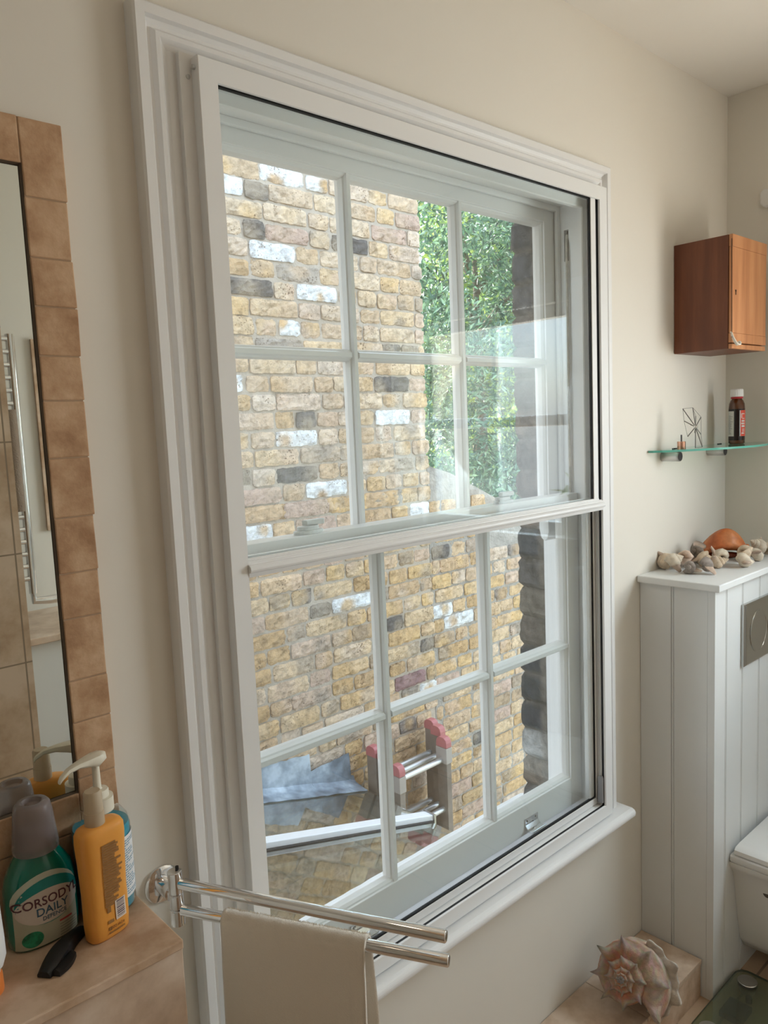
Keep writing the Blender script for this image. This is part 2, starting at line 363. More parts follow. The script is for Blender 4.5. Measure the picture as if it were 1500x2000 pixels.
while z < .50:
    base = min(SEQ.items(), key=lambda kv: abs(kv[0]-z))
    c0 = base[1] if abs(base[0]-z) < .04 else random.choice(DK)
    n, q = 8, 6; vs, cs = [], []
    for j in range(q+1):
        for i in range(n+1):
            y = 1.135+.092*i/n; zz = z+.077*j/q
            edge = j in (0, q)
            d = 0 if edge else .006
            if i == n: y += rnd(-.004, .003) - (.004 if edge else 0)
            vs.append((1.592+(.004 if edge else 0)+(-d)+rnd(-.0025, .0025), y, zz))
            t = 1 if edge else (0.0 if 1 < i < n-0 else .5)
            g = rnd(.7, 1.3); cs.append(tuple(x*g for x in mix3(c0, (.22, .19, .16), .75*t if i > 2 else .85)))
    fs = [(j*(n+1)+i, j*(n+1)+i+1, (j+1)*(n+1)+i+1, (j+1)*(n+1)+i) for j in range(q) for i in range(n)]
    # outer face return
    o = len(vs)
    for j in range(q+1): p = vs[j*(n+1)+n]; vs.append((p[0]+.25, p[1]+rnd(-.002, .002), p[2])); cs.append(cs[j*(n+1)+n])
    fs += [(j*(n+1)+n, o+j, o+j+1, (j+1)*(n+1)+n) for j in range(q)]
    mb.add(vs, fs, cs); z += .077
random.setstate(r0)
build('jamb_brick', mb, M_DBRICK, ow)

# ------------------------------------------------------------------ window 1: sliding sash in a moulded architrave
win = thing('window_1', (1.07, 1.0, -.97), 'white timber sash window, six panes over six, in a moulded architrave', kind='structure')
prof = [(0, 1.0), (0, .977), (.003, .974), (.016, .974), (.018, .981), (.023, .985), (.027, .985), (.032, .979), (.038, .979), (.043, .984), (.050, .987), (.098, .988), (.100, .990), (.100, 1.0)]
build('architrave', MB().frame(.490, 1.634, -.97, .563, prof, bottom=False), M_GLOSS, win)
# head architrave carries an extra step
build('sill', MB().prism([(1.075, -.97), (.945, -.97), (.937, -.973), (.933, -.980), (.934, -.988), (.942, -.994), (.999, -.994), (.999, -1.0), (1.075, -1.0)], 'x', .48, 1.655), M_GLOSS, win, bevel=.004)
# box linings, staff bead, parting bead
J0, J1 = .585, 1.558
w = MB().box(J0-.02, J0, .992, 1.125, -.97, .505).box(J1, J1+.02, .992, 1.04, -.97, .505).box(J0-.02, J1+.02, .992, 1.125, .485, .505)
w.box(J1, J1+.02, 1.04, 1.125, -.97, .36).box(J1, J1+.02, 1.04, 1.125, .43, .505).box(J1, J1+.02, 1.052, 1.125, .36, .43)
build('jamb_lining', w, M_GLOSS, win)
w = MB()
for x0, x1 in ((J0, J0+.012), (J1-.012, J1)): w.box(x0, x1, 1.062, 1.070, -.95, .485)
w.box(J0+.012, J1-.012, 1.062, 1.070, .473, .485)
build('parting_bead', w, M_GLOSS, win, bevel=.001)
w = MB().box(1.5785, 1.5975, 1.075, 1.140, -1.02, .49).box(.545, .57, 1.075, 1.140, -1.02, .49).box(.545, 1.6, 1.112, 1.14, .455, .50).box(1.563, 1.575, 1.112, 1.125, -1.0, .47)
build('outer_lining', w, M_GLOSS, win, bevel=.002)
m = noisy('weathered_sill_paint', [(.3, (.74, .74, .72)), (.62, (.86, .87, .88))], scale=9, rough=.5, bs=.4, bd=.004)
sl = MB(); n = 40; rings = []
for i in range(n+1):
    x = .50+(1.615-.50)*i/n; e = rnd(-.0012, .0012)
    rings.append([(x, 1.068, -.945), (x, 1.262+e, -1.026), (x, 1.272+e, -1.036), (x, 1.272+e, -1.075), (x, 1.068, -1.075)])
sl.rings(rings); build('outer_sill', sl, m, win)

def sash(name, yf, gz0, gz1, mid, top_rail, bot_rail, xr=(.632, 1.511), mx=(.9265, 1.227), depth=.034):
    """yf = room-side face. Rails and stiles with ovolo sticking, glazing bars, one glass pane per light"""
    s = build(name, stiles(yf, gz0, gz1, top_rail, bot_rail, xr, depth), M_GLOSS, win, bevel=.0012)
    yg = yf+depth*.55
    st = MB()                                     # sticking moulding round the glazed opening
    st.frame(xr[0]-.001, xr[1]+.001, gz0-.001, gz1+.001, [(0, yf+.004), (.004, yf+.005), (.008, yf+.010), (.0095, yg), (.0095, yg+.004), (0, yg+.004)])
    build('sash_moulding', st, M_GLOSS, s)
    pr = [(-.004, yf+.002), (.004, yf+.002), (.0065, yf+.007), (.009, yf+.009), (.0115, yg), (.0105, yg+.010), (.004, yf+depth-.002), (-.004, yf+depth-.002), (-.0105, yg+.010), (-.0115, yg), (-.009, yf+.009), (-.0065, yf+.007)]
    for x in mx:
        build('glazing_bar', MB().prism([(x+a, b) for a, b in pr], 'z', gz0-.004, gz1+.004), M_GLOSS, s)
    xs = [xr[0], mx[0], mx[1], xr[1]]
    for a, b in zip(xs, xs[1:]):
        e0 = .009 if a != xr[0] else -.004; e1 = .009 if b != xr[1] else -.004
        build('glazing_bar', MB().prism([(b_, mid+a_) for a_, b_ in pr], 'x', a+e0, b-e1), M_GLOSS, s)
    zs = [gz0, mid, gz1]
    for c0, c1 in zip(zs, zs[1:]):
        for a, b in zip(xs, xs[1:]):
            build('glass_pane', MB().box(a+.002, b-.002, yg+.001, yg+.004, c0+.002, c1-.002), M_GLASS, s)
    return s
def stiles(yf, gz0, gz1, tr, brl, xr, depth):
    w = MB(); y1 = yf+depth
    w.box(J0+.003, xr[0], yf, y1, gz0-brl, gz1+tr).box(xr[1], J1-.003, yf, y1, gz0-brl, gz1+tr)
    w.box(xr[0], xr[1], yf, y1, gz1, gz1+tr).box(xr[0], xr[1], yf, y1, gz0-brl, gz0)
    return w
up_ = sash('upper_sash', 1.073, -.190, .448, .1306, .037, .034, mx=(.928, 1.2255))
lo_ = sash('lower_sash', 1.024, -.868, -.212, -.5385, .036, .070)
for x0, x1 in ((J0+.003, .632), (1.511, J1-.003)):     # sash horns
    pts = [(1.076, -.22), (1.104, -.22), (1.104, -.262), (1.098, -.285), (1.088, -.292), (1.080, -.286), (1.076, -.270)]
    build('sash_horn', MB().prism(pts, 'x', x0, x1), M_GLOSS, up_, bevel=.002)
# cord running down from the pulley slot
cm = noisy('waxed_cord', [(.3, (.42, .39, .34)), (.7, (.58, .55, .49))], scale=90, rough=.9, bs=.8, bd=.002, bscale=200)
build('sash_cord', MB().tube([(1.560, 1.045, .418), (1.5525, 1.042, .400), (1.551, 1.041, .34), (1.551, 1.041, 0), (1.551, 1.041, -.175)], .0032, 8), cm, win, smooth=True)
build('cord_slot', MB().box(J1+.0125, J1+.0185, 1.036, 1.0525, .355, .432), mat('dark_void', (.03, .027, .025), .9), win)
# sash fasteners on the meeting rail
M_FAST = mat('painted_fitting', (.74, .75, .74), .3)
for fx in (.775, 1.30):
    b = MB()
    pl = [(fx+.030*math.cos(t), 1.043+.014*math.sin(t)) for t in [2*PI*k/20 for k in range(20)]]
    b.prism(pl, 'z', -.176, -.170)
    pl = [(fx+.022*math.cos(t), 1.044+.011*math.sin(t)) for t in [2*PI*k/20 for k in range(20)]]
    b.prism(pl, 'z', -.170, -.163)
    f = build('sash_fastener', b, M_FAST, lo_, bevel=.001)
    build('fastener_lever', MB().prism([(fx-.004, 1.040), (fx+.030, 1.036), (fx+.035, 1.043), (fx+.030, 1.050), (fx-.004, 1.050), (fx-.012, 1.045)], 'z', -.162, -.153), M_FAST, lo_, bevel=.0015)
# chrome finger lifts on the bottom rail
def lift(x):
    b = MB(); z0 = -.917
    b.prism([(1.0235, z0-.010), (1.0235, z0+.017), (1.0215, z0+.017), (1.0210, z0+.002), (1.0150, z0-.006), (1.004, z0-.008), (1.000, z0-.002), (.998, z0-.003), (1.002, z0-.012), (1.016, z0-.012)], 'x', x-.024, x+.024)
    for sx in (-.016, .016): b.lathe((x+sx, 1.0205, z0+.010), [(.003, 0), (.0025, -.0012), (.0004, -.0016)], 12, 'y')
    build('sash_lift', b, M_CHROME, lo_, bevel=.0006)
lift(1.348); lift(.83)

# ------------------------------------------------------------------ secondary glazing screen fixed over the window
sg = thing('secondary_glazing', (1.08, .975, -.966), 'white framed secondary glazing screen with two sliding glass panels over the sash window', 'secondary glazing')
FX0, FX1, FZ0, FZ1 = .571, 1.591, -.9665, .508
b = MB().frame(FX0, FX1, FZ0, FZ1, [(0, .998), (0, .961), (.001, .960), (.0295, .960), (.0300, .961), (.0300, .9645), (.0275, .9650), (.0275, .998)])
build('outer_frame', b, M_ALU, sg)
b = MB().frame(FX0-.018, FX1+.006, -.969, FZ1+.005, [(0, .9885), (0, .9775), (.019, .9775), (.019, .9885)])
build('fixing_batten', b, M_GLOSS, sg)
b = MB()
b.frame(FX0+.0268, FX1-.0268, FZ0+.0268, FZ1-.0268, [(0, .9662), (0, .9715), (.0015, .9715), (.0015, .9662)])
build('brush_seal', b, M_BLACK, sg)
b = MB()
for y in (.9735, .9775, .9815): b.box(FX1-.0300, FX1-.0274, y, y+.0012, FZ0+.028, FZ1-.028)
build('side_track', b, M_ALU, sg)
def panel(name, yf, z0, z1, x0, x1, wd_, deep, lip):
    b = MB(); b.box(x0, x0+wd_, yf, yf+deep, z0, z1).box(x1-wd_, x1, yf, yf+deep, z0, z1).box(x0+wd_, x1-wd_, yf, yf+deep, z1-wd_, z1).box(x0+wd_, x1-wd_, yf, yf+deep, z0, z0+.016)
    p = build(name, b, M_ALU, sg, bevel=.0008)
    g = MB(); g.frame(x0+wd_-.0005, x1-wd_+.0005, z0+.0155, z1-wd_+.0005, [(0, yf+.0015), (0, yf+.008), (.0032, yf+.008), (.0032, yf+.0015)])
    build('gasket', g, M_BLACK, p)
    build('glass_pane', MB().box(x0+wd_-.002, x1-wd_+.002, yf+.0035, yf+.0065, z0+.012, z1-wd_+.002), M_GLASS2, p)
    return p
pu = panel('upper_panel', .9655, -.207, .4985, FX0+.0100, FX1-.0385, .019, .0105, True)
b = MB().prism([(.9665, -.1905), (.962, -.1905), (.9615, -.1925), (.960, -.1930), (.9595, -.1955), (.957, -.196), (.9535, -.199), (.9525, -.203), (.954, -.2065), (.958, -.2075), (.9600, -.2145), (.9655, -.2145)], 'x', FX0+.029, FX1-.029)
b.box(FX0+.030, FX1-.0385, .9648, .9695, -.1915, -.1865).box(FX0+.030, FX1-.0385, .9640, .9650, -.1915, -.1880)
build('pull_rail', b, M_ALU, pu, bevel=.0006)
pl_ = panel('lower_panel', .983, FZ0+.0295, -.186, FX0+.0295, FX1-.0300, .006, .0095, False)
b = MB(); b.box(FX1-.0335, FX1-.0305, .968, .9825, -.935, -.862)
build('catch', MB().prism([(.9655, -.930), (.9655, -.868), (.968, -.862), (.978, -.866), (.980, -.930)], 'x', FX1-.036, FX1-.0305), mat('grey_catch', (.33, .33, .34), .4), sg, bevel=.001)
b = MB()
for x, y, z in ((FX0-.0007, .9695, .494), (FX0-.004, .9772, .483)): b.lathe((x-.002, y, z), [(.0003, -.0012), (.0032, -.001), (.0034, .0015), (.0034, .003)], 12, 'x' if y < .975 else 'y')
build('screw', b, M_STEEL, sg, smooth=True)

# ------------------------------------------------------------------ window 2 (right-hand wall) and what stands outside it
w2 = thing('window_2', (XR, .05, WZ0), 'white sash window in the right wall, seen only as a reflection', kind='structure')
def yz_frame(mb, y0, y1, z0, z1, wd_, x0, x1):
    mb.box(x0, x1, y0, y0+wd_, z0, z1).box(x0, x1, y1-wd_, y1, z0, z1).box(x0, x1, y0+wd_, y1-wd_, z0, z0+wd_).box(x0, x1, y0+wd_, y1-wd_, z1-wd_, z1)
b = MB(); yz_frame(b, WY0, WY1, WZ0, WZ1, .045, XR+.02, XR+.065); b.box(XR+.02, XR+.05, WY0+.045, WY1-.045, -.025, .015)
b.box(XR+.025, XR+.045, .035, .057, WZ0+.045, WZ1-.045)
fr2 = build('window_frame', b, M_GLOSS, w2, bevel=.003)
b = MB().box(XR+.035, XR+.039, WY0+.045, WY1-.045, WZ0+.045, WZ1-.045); build('glass_pane', b, M_GLASS, w2)
b = MB(); yz_frame(b, WY0-.07, WY1+.07, WZ0-.07, WZ1+.07, .072, XR-.02, XR+.001); build('architrave', b, M_GLOSS, w2, bevel=.004)
build('window_sill', MB().box(XR-.03, XR+.02, WY0-.06, WY1+.06, WZ0-.03, WZ0), M_GLOSS, w2, bevel=.004)
pier = thing('brick_pier', (2.9, -1.0, -4.3), 'sunlit yellow brick pier outside the second window, seen reflected in the screen', 'wall')
mb = MB(); bricks(mb, 2.62, 3.05, -1.4, 1.5, lambda u, d, z: (u, -.55+d, z), step=.03); build('brick_facing', mb, M_BRICK, pier)
build('mortar_bed', MB().box(2.62, 3.05, -1.2, -.55, -4.3, 2.0), M_MORTAR, pier)

def leaf_mat(name, stops, trans=.28):
    m = mat(name, rough=.38); b = m.node_tree.nodes['Principled BSDF']
    at = nd(m, 'ShaderNodeAttribute'); at.attribute_name = 'tone'; lk(m, at.outputs['Color'], b.inputs['Base Color'])
    tl = nd(m, 'ShaderNodeBsdfTranslucent'); g = nd(m, 'ShaderNodeMix', data_type='RGBA', blend_type='MULTIPLY'); g.inputs[0].default_value = 1; g.inputs[7].default_value = (1.4, 1.5, 1.0, 1)
    lk(m, at.outputs['Color'], g.inputs[6]); lk(m, g.outputs[2], tl.inputs[0])
    mx = nd(m, 'ShaderNodeMixShader'); mx.inputs[0].default_value = trans
    lk(m, b.outputs[0], mx.inputs[1]); lk(m, tl.outputs[0], mx.inputs[2])
    lk(m, mx.outputs[0], m.node_tree.nodes['Material Output'].inputs[0]); return m
M_LEAF = leaf_mat('leaf', None)
M_BARK = noisy('bark', [(.3, (.10, .08, .06)), (.7, (.22, .18, .14))], scale=14, rough=.9, bs=.7, bd=.02)
def foliage(mb, n, blobs, L, cols_, seed, slim=.3):
    """leaves: folded lance-shaped blades over the shell and inside of overlapping clumps"""
    R = random.Random(seed); tot = sum(r**2 for _, r in blobs)
    for (c, r) in blobs:
        for _ in range(int(n*r*r/tot)):
            u, v = R.uniform(-1, 1), R.uniform(0, 2*PI); s_ = math.sqrt(1-u*u); d = Vector((s_*math.cos(v), s_*math.sin(v), u))
            p = Vector(c)+d*r*(R.random()**.22)
            a = Vector((R.gauss(0, 1), R.gauss(0, 1), R.gauss(.2, .9)))+d*.8; a.normalize()
            q = a.cross(Vector((R.gauss(0, 1), R.gauss(0, 1), R.gauss(0, 1)))).normalized(); nn = a.cross(q)
            l = L*R.uniform(.6, 1.25); wv = l*slim*R.uniform(.8, 1.2)
            cc = R.choice(cols_); g = R.uniform(.65, 1.4); cc = tuple(x*g for x in cc)
            mb.add([p, p+a*l*.45+q*wv*.5+nn*wv*.18, p+a*l, p+a*l*.45-q*wv*.5+nn*wv*.18], [(0, 1, 2), (0, 2, 3)], cc)
def tree(name, base, blobs, n, L, cols_, seed, label, cat='tree', trunk=.12, slim=.3, group=None):
    t = thing(name, base, label, cat, group); back_ = .35
    mb = MB(); foliage(mb, n, blobs, L, cols_, seed, slim); build('foliage', mb, M_LEAF, t)
    top = max(b[0][2] for b in blobs); cx_ = sum(b[0][0] for b in blobs)/len(blobs); cyy = sum(b[0][1] for b in blobs)/len(blobs)
    base = (base[0]+.7, base[1]+.5, base[2]); cx_ += .7; cyy += .5; top -= .5
    mb = MB(); mb.tube([base, ((base[0]+cx_)/2+.1, (base[1]+cyy)/2, (base[2]+top)/2), (cx_, cyy, top)], [trunk, trunk*.75, trunk*.25], 10)
    for c, r in blobs[:8]: mb.tube([(cx_+(c[0]-cx_)*.1, cyy, c[2]-r*.8), (cx_+(c[0]-cx_)*.6, cyy+(c[1]-cyy)*.5, c[2]-r*.2), c], [trunk*.4, trunk*.25, trunk*.1], 6)
    build('trunk', mb, M_BARK, t, smooth=True)
    return t
GR = -4.3
struct('ground', MB().box(-3, 22, 1.21, 22, GR-.3, GR), noisy('paving', [(.3, (.30, .26, .21)), (.7, (.46, .41, .34))], scale=3, rough=.9, bs=.3, bd=.01))
struct('ground_side', MB().box(2.7, 22, -8, 1.205, GR-.3, GR), MATS['paving'])
DG = [(.045, .105, .075), (.075, .15, .11), (.12, .21, .15), (.035, .075, .06), (.20, .30, .23)]
YG = [(.34, .42, .13), (.24, .34, .12), (.46, .52, .20), (.15, .25, .10)]
R5 = random.Random(5)
bl = []
for i in range(22): bl.append(((6.9+R5.uniform(-1.1, 1.1), 5.9+R5.uniform(-.6, .6), R5.uniform(-2.6, 2.6)), R5.uniform(.55, .85)))
tree('bay_tree', (6.9, 6.0, GR), bl, 46000, .095, DG, 1, 'dense dark green evergreen tree filling the gap beyond the house corner')
bl = []
for i in range(14): bl.append(((10.3+R5.uniform(-1.3, 1.3), 8.0+R5.uniform(-.7, .7), R5.uniform(-.5, 4.2)), R5.uniform(.7, 1.1)))
tree('sunlit_tree', (10.3, 8.0, GR), bl, 16000, .16, YG, 2, 'yellow green sunlit tree glowing behind the dark evergreen', slim=.5)
bl = [((x, 11+R5.uniform(-.5, .5), z), 1.3) for x in (9.5, 11, 12.5, 14, 15.5) for z in (-3, -1, 1, 3, 4.6)]
tree('background_tree', (12.5, 11.2, GR), bl, 16000, .19, DG+YG[:2], 3, 'broad mid green tree closing the view behind the other trees', slim=.5)
bl = [((3.25+R5.uniform(-.25, .25), .30+R5.uniform(-.25, .3), z), R5.uniform(.2, .32)) for z in [-4+.3*i for i in range(15)]]
tree('tall_shrub', (3.3, .35, GR), bl, 5200, .10, [(.30, .42, .18), (.42, .52, .26), (.2, .33, .13)], 4, 'tall pale leaved shrub outside the second window, seen reflected in the screen', 'shrub', .05)

# ------------------------------------------------------------------ lean-to glass roof below the window
def rz(x): return -1.62-.27*(x-2.11)
gr_ = thing('glass_roof', (1.4, 2.0, -1.65), 'sloping glass roof of the side return with a white glazing bar', 'glass roof')
def plank(mb, x0, x1, y0, y1, dz0, dz1):
    vs = [(x, y, rz(x)+dz) for dz in (dz0, dz1) for y in (y0, y1) for x in (x0, x1)]
    return mb.add(vs, [(0, 2, 3, 1), (4, 5, 7, 6), (0, 1, 5, 4), (2, 6, 7, 3), (0, 4, 6, 2), (1, 3, 7, 5)])
M_ROOFG = glass_mat('roof_glass', (.72, .76, .72), 1.4, .16, .03)
for y0, y1 in ((1.22, 2.105), (2.155, 2.60)):
    build('roof_pane', plank(MB(), .1, 2.11, y0, y1, -.024, 0), M_ROOFG, gr_)
wp = mat('white_upvc', (.86, .87, .88), .3)
build('glazing_bar', plank(MB(), .1, 2.125, 2.11, 2.16, .002, .026), wp, gr_, bevel=.003)
build('bar_gasket', plank(MB(), .1, 2.115, 2.098, 2.172, -.002, .004), M_BLACK, gr_)
build('end_bracket', plank(MB(), 2.125, 2.135, 2.104, 2.166, -.035, .030), M_STEEL, gr_)
fx_ = MB(); plank(fx_, 2.06, 2.105, 1.215, 2.61, -.075, -.028); build('eaves_beam', fx_, mat('grey_frame', (.30, .31, .32), .45), gr_)
build('rafter', plank(MB(), .1, 2.06, 2.118, 2.152, -.12, -.026), MATS['grey_frame'], gr_)
# room under the roof, seen dimly through the glass
struct('floor_lower', MB().box(-.5, 2.10, 1.22, 2.60, -3.2, -3.1), noisy('worktop', [(.3, (.58, .50, .38)), (.7, (.70, .63, .50))], scale=4, rough=.6))
struct('wall_lower', MB().box(2.065, 2.10, 1.22, 2.60, -3.1, -1.72), M_WALL)
# stepped lead flashing between roof and brick wall
ld = MB(); x0, x1 = .3, 2.11
def fh(x):
    if x < 1.40: return .10
    if x < 1.871: return .085+(x-1.40)*.155
    if x < 2.09: return .080+(x-1.871)*.33
    return .045
rg = []; xs_ = [x0+(x1-x0)*i/70 for i in range(71)]+[1.866, 1.8705, 1.8715, 2.086, 2.0895, 2.0905]
for i, x in enumerate(sorted(xs_)):
    r = rz(x); wv = .005*math.sin(x*31)+rnd(-.003, .003)
    rg.append([(x, 2.598, r+fh(x)+rnd(-.003, .003)), (x, 2.594+rnd(-.003, .002), r+.03+(fh(x)-.03)*.5), (x, 2.590, r+.026+rnd(-.003, .003)), (x, 2.572+wv, r+.014+wv*.4), (x, 2.540+wv, r+.011-wv*.3), (x+rnd(-.003, .003), 2.495+rnd(-.004, .004), r+.006)])
ld.rings([r_+[(p[0], p[1]+.003, p[2]-.004) for p in reversed(r_)] for r_ in rg])
build('lead_flashing', ld, M_LEAD, label='dull blue grey stepped lead flashing where the glass roof meets the brick wall', cat='flashing', smooth=True)

# ------------------------------------------------------------------ ladder
la = thing('extension_ladder', (2.39, 2.48, GR), 'grimy aluminium triple extension ladder with faded red end caps leaning on the brick wall', 'ladder')
m_al = noisy('dull_aluminium', [(.3, (.20, .175, .16)), (.7, (.34, .30, .28))], scale=12, rough=.5, bs=.2, bd=.003, metallic=.0) if False else noisy('dull_aluminium', [(.3, (.17, .135, .11)), (.7, (.30, .25, .21))], scale=12, rough=.45, bs=.2, bd=.003)
m_red = mat('faded_red_plastic', (.48, .16, .16), .5)
sect = [(2.555, 2.200, 2.583, -1.46), (2.486, 2.206, 2.557, -1.465), (2.415, 2.215, 2.520, -1.49)]
for si, (y, xl, xr_, zt_) in enumerate(sect):
    for x, zt2 in ((xl, zt_-(.035 if si == 2 else .012)), (xr_, zt_)):
        s_ = build('stile', MB().prism([(x-.016, y-.030), (x+.016, y-.030), (x+.016, y-.024), (x+.006 if x == xl else x+.016, y-.02), (x+.006 if x == xl else x+.016, y+.02), (x+.016, y+.024), (x+.016, y+.030), (x-.016, y+.030)], 'z', GR, zt2-.02), m_al, la, bevel=.002)
        ca = MB(); rg = []
        for h, k in ((-.028, 1.0), (-.006, 1.0), (.010, .86), (.019, .5), (.021, .1)):
            rg.append([(x+sx*.0185*(1 if h < .01 else .95), y+sy*.033*k, zt2+h) for sx, sy in ((-1, -1), (1, -1), (1, 1), (-1, 1))])
        ca.rings(rg); build('end_cap', ca, m_red, la, bevel=.003)
        if si == 2: build('stile_sleeve', MB().box(x-.020, x+.020, y-.034, y+.034, zt2-.105, zt2-.03), M_STEEL if False else mat('worn_alloy', (.42, .37, .33), .4), la, bevel=.002)
    for k in range(11):
        z = -1.605-.245*k+si*.012
        build('rung', MB().tube([(xl+.012, y, z), (xr_-.012, y, z)], .0135, 12), mat('bare_alloy', (.62, .61, .60), .35, .7), la, smooth=True)

# ------------------------------------------------------------------ tiled vanity ledge, framed mirror
SE = lambda t, n: (math.copysign(abs(math.cos(t))**(2/n), math.cos(t)), math.copysign(abs(math.sin(t))**(2/n), math.sin(t)))
def loft(mb, cx, cy, z0, secs, yaw=0, n=2, N=40):
    """secs: (height, rx, ry[, offset x]) superellipse rings"""
    c, s = math.cos(yaw), math.sin(yaw); rings = []
    for q in secs:
        h, rx, ry = q[:3]; ox = q[3] if len(q) > 3 else 0; nn = q[4] if len(q) > 4 else n
        r = []
        for k in range(N):
            a, b = SE(2*PI*k/N, nn); a = a*rx+ox; b *= ry; r.append((cx+a*c-b*s, cy+a*s+b*c, z0+h))
        rings.append(r)
    return mb.rings(rings)
def on_body(cx, cy, z0, secs, yaw=0, n=2, eps=.0006):
    """carries (u across, v height) onto the front of a lofted body"""
    c, s = math.cos(yaw), math.sin(yaw)
    def f(u, v, w=0):
        for a, b in zip(secs, secs[1:]):
            if a[0] <= v <= b[0] or b is secs[-1]:
                t = max(0, min(1, (v-a[0])/max(1e-6, b[0]-a[0]))); rx = a[1]+(b[1]-a[1])*t; ry = a[2]+(b[2]-a[2])*t; break
        q = max(-.985, min(.985, u/rx)); b_ = -ry*(1-abs(q)**n)**(1/n)-eps-w; a_ = u
        return (cx+a_*c-b_*s, cy+a_*s+b_*c, z0+v)
    return f
def patch(place, u0, u1, v0, v1, nu=14, nv=10, mask=None, w=0, shape='rect'):
    mb = MB(); vs = []
    if shape == 'ellipse':
        cu, cv, ru, rv = (u0+u1)/2, (v0+v1)/2, (u1-u0)/2, (v1-v0)/2
        for j in range(nv+1):
            for i in range(28):
                t = 2*PI*i/28; vs.append(place(cu+ru*j/nv*math.cos(t), cv+rv*j/nv*math.sin(t), w))
        return mb.add(vs, [(j*28+i, j*28+(i+1) % 28, (j+1)*28+(i+1) % 28, (j+1)*28+i) for j in range(nv) for i in range(28)])
    for j in range(nv+1):
        for i in range(nu+1): vs.append(place(u0+(u1-u0)*i/nu, v0+(v1-v0)*j/nv, w))
    return mb.add(vs, [(j*(nu+1)+i, j*(nu+1)+i+1, (j+1)*(nu+1)+i+1, (j+1)*(nu+1)+i) for j in range(nv) for i in range(nu)])

LZ = -.607                                          # top of the ledge
lg = thing('tiled_ledge', (-.2, .91, -1.5), 'travertine tiled ledge below the mirror holding the toiletries', 'ledge')
tl = MB(); xs = [XL, -.72, -.42, -.12, .18, .388]
for a, b in zip(xs, xs[1:]): tl.box(a+.0008, b-.0008, .818, .998, LZ-.012, LZ)
build('top_tile', tl, M_TRAV, lg, bevel=.0018)
tl = MB()
for a, b in zip(xs, xs[1:]):
    for z0, z1 in ((-1.5, -1.22), (-1.219, -.92), (-.919, LZ-.0125)): tl.box(a+.0008, b-.0008-(0), .822, .832, z0, z1)
build('front_tile', tl, M_TRAVL, lg, bevel=.001)
build('block', MB().box(XL, .384, .8325, .998, -1.499, LZ-.0125), M_WALL, lg)

mr = thing('wall_mirror', (.12, .99, -.51), 'tall wall mirror set in a border of small travertine tiles', 'mirror')
MX0, MX1, MZ0, MZ1 = -.12, .334, -.455, .326
build('mirror_glass', MB().box(MX0, MX1, .988, .997, MZ0, MZ1), mat('mirror_silver', (.86, .90, .88), .01, 1), mr)
build('mirror_edge', MB().frame(MX0-.002, MX1+.002, MZ0-.002, MZ1+.002, [(-.001, .984), (-.001, .998), (.0012, .998), (.0012, .9874)]), mat('tarnished_edge', (.10, .07, .045), .5), mr)
tl = MB(); R2 = random.Random(9)
z = MZ0-.05
def tilep(x0, x1, z0, z1):
    j = [R2.uniform(-.0008, .0008) for _ in range(4)]
    a = (x0, .9815+R2.uniform(0, .001), z0); y = a[1]
    tl.rings([[(x0+j[0], y, z0), (x1+j[1], y, z0), (x1+j[2], y, z1), (x0+j[3], y, z1)], [(x0, .998, z0), (x1, .998, z0), (x1, .998, z1), (x0, .998, z1)]])
zz = MZ0-.052
while zz < MZ1+.056:
    h = R2.uniform(.052, .085); z1_ = min(zz+h, MZ1+.057)
    if MZ1+.057-z1_ < .03: z1_ = MZ1+.057
    tilep(MX1+.0035, .388+R2.uniform(-.0012, .0012), zz+.0007, z1_-.0007); tilep(MX0-.052, MX0-.003, zz+.0007, z1_-.0007); zz = z1_
x = MX0
while x < MX1:
    x1_ = min(x+R2.uniform(.07, .11), MX1+.003); tilep(x+.0007, x1_-.0007, MZ1+.003, MZ1+.057); tilep(x+.0007, x1_-.0007, MZ0-.052, MZ0-.003); x = x1_
x = MX0-.05
while x < .388:
    x1_ = min(x+.13, .388); tilep(x+.0007, x1_-.0007, -.6065, MZ0-.0535); x = x1_
m = noisy('tumbled_travertine', [(.36, (.38, .21, .11)), (.5, (.52, .32, .185)), (.64, (.64, .43, .27))], scale=17, rough=.55, bs=.35, bd=.003, bscale=90)
build('tile_border', tl, m, mr, bevel=.0014)
gb = MB().box(MX1+.0035, .3865, .9832, .998, -.606, MZ1+.056).box(MX0-.05, MX0-.004, .9832, .998, -.606, MZ1+.056).box(MX0-.003, MX1+.003, .9832, .998, MZ1+.0035, MZ1+.056).box(MX0-.003, MX1+.003, .9832, .998, -.606, MZ0-.0035)
build('grout', gb, mat('brown_grout', (.42, .29, .19), .9), mr)

# ------------------------------------------------------------------ toiletries on the ledge
# mouthwash
cx, cy = .2700, .953
secs = [(0, .038, .023), (.004, .041, .026), (.02, .0425, .027), (.05, .0425, .027), (.072, .0415, .0265), (.088, .038, .025), (.101, .031, .022), (.111, .024, .0195), (.117, .0195, .018)]
mo = thing('mouthwash_bottle', (cx, cy, LZ), 'teal green mouthwash bottle with a clear measuring cup cap, left of the orange bottle', 'bottle')
mt = mat('teal_plastic', (.0, .16, .115), .12); mt.node_tree.nodes['Principled BSDF'].inputs['Coat Weight'].default_value = .5
build('body', loft(MB(), cx, cy, LZ, secs, .05, 2.4), mt, mo, smooth=True, angle=60)
fp = on_body(cx, cy, LZ, secs, .05, 2.4)
cap = MB(); loft(cap, cx, cy, LZ, [(.114, .0262, .0262), (.119, .0265, .0265), (.160, .0225, .0225), (.170, .0205, .0205), (.1735, .0175, .0175), (.1735, .012, .012), (.168, .0105, .0105)], 0, 2, 48)
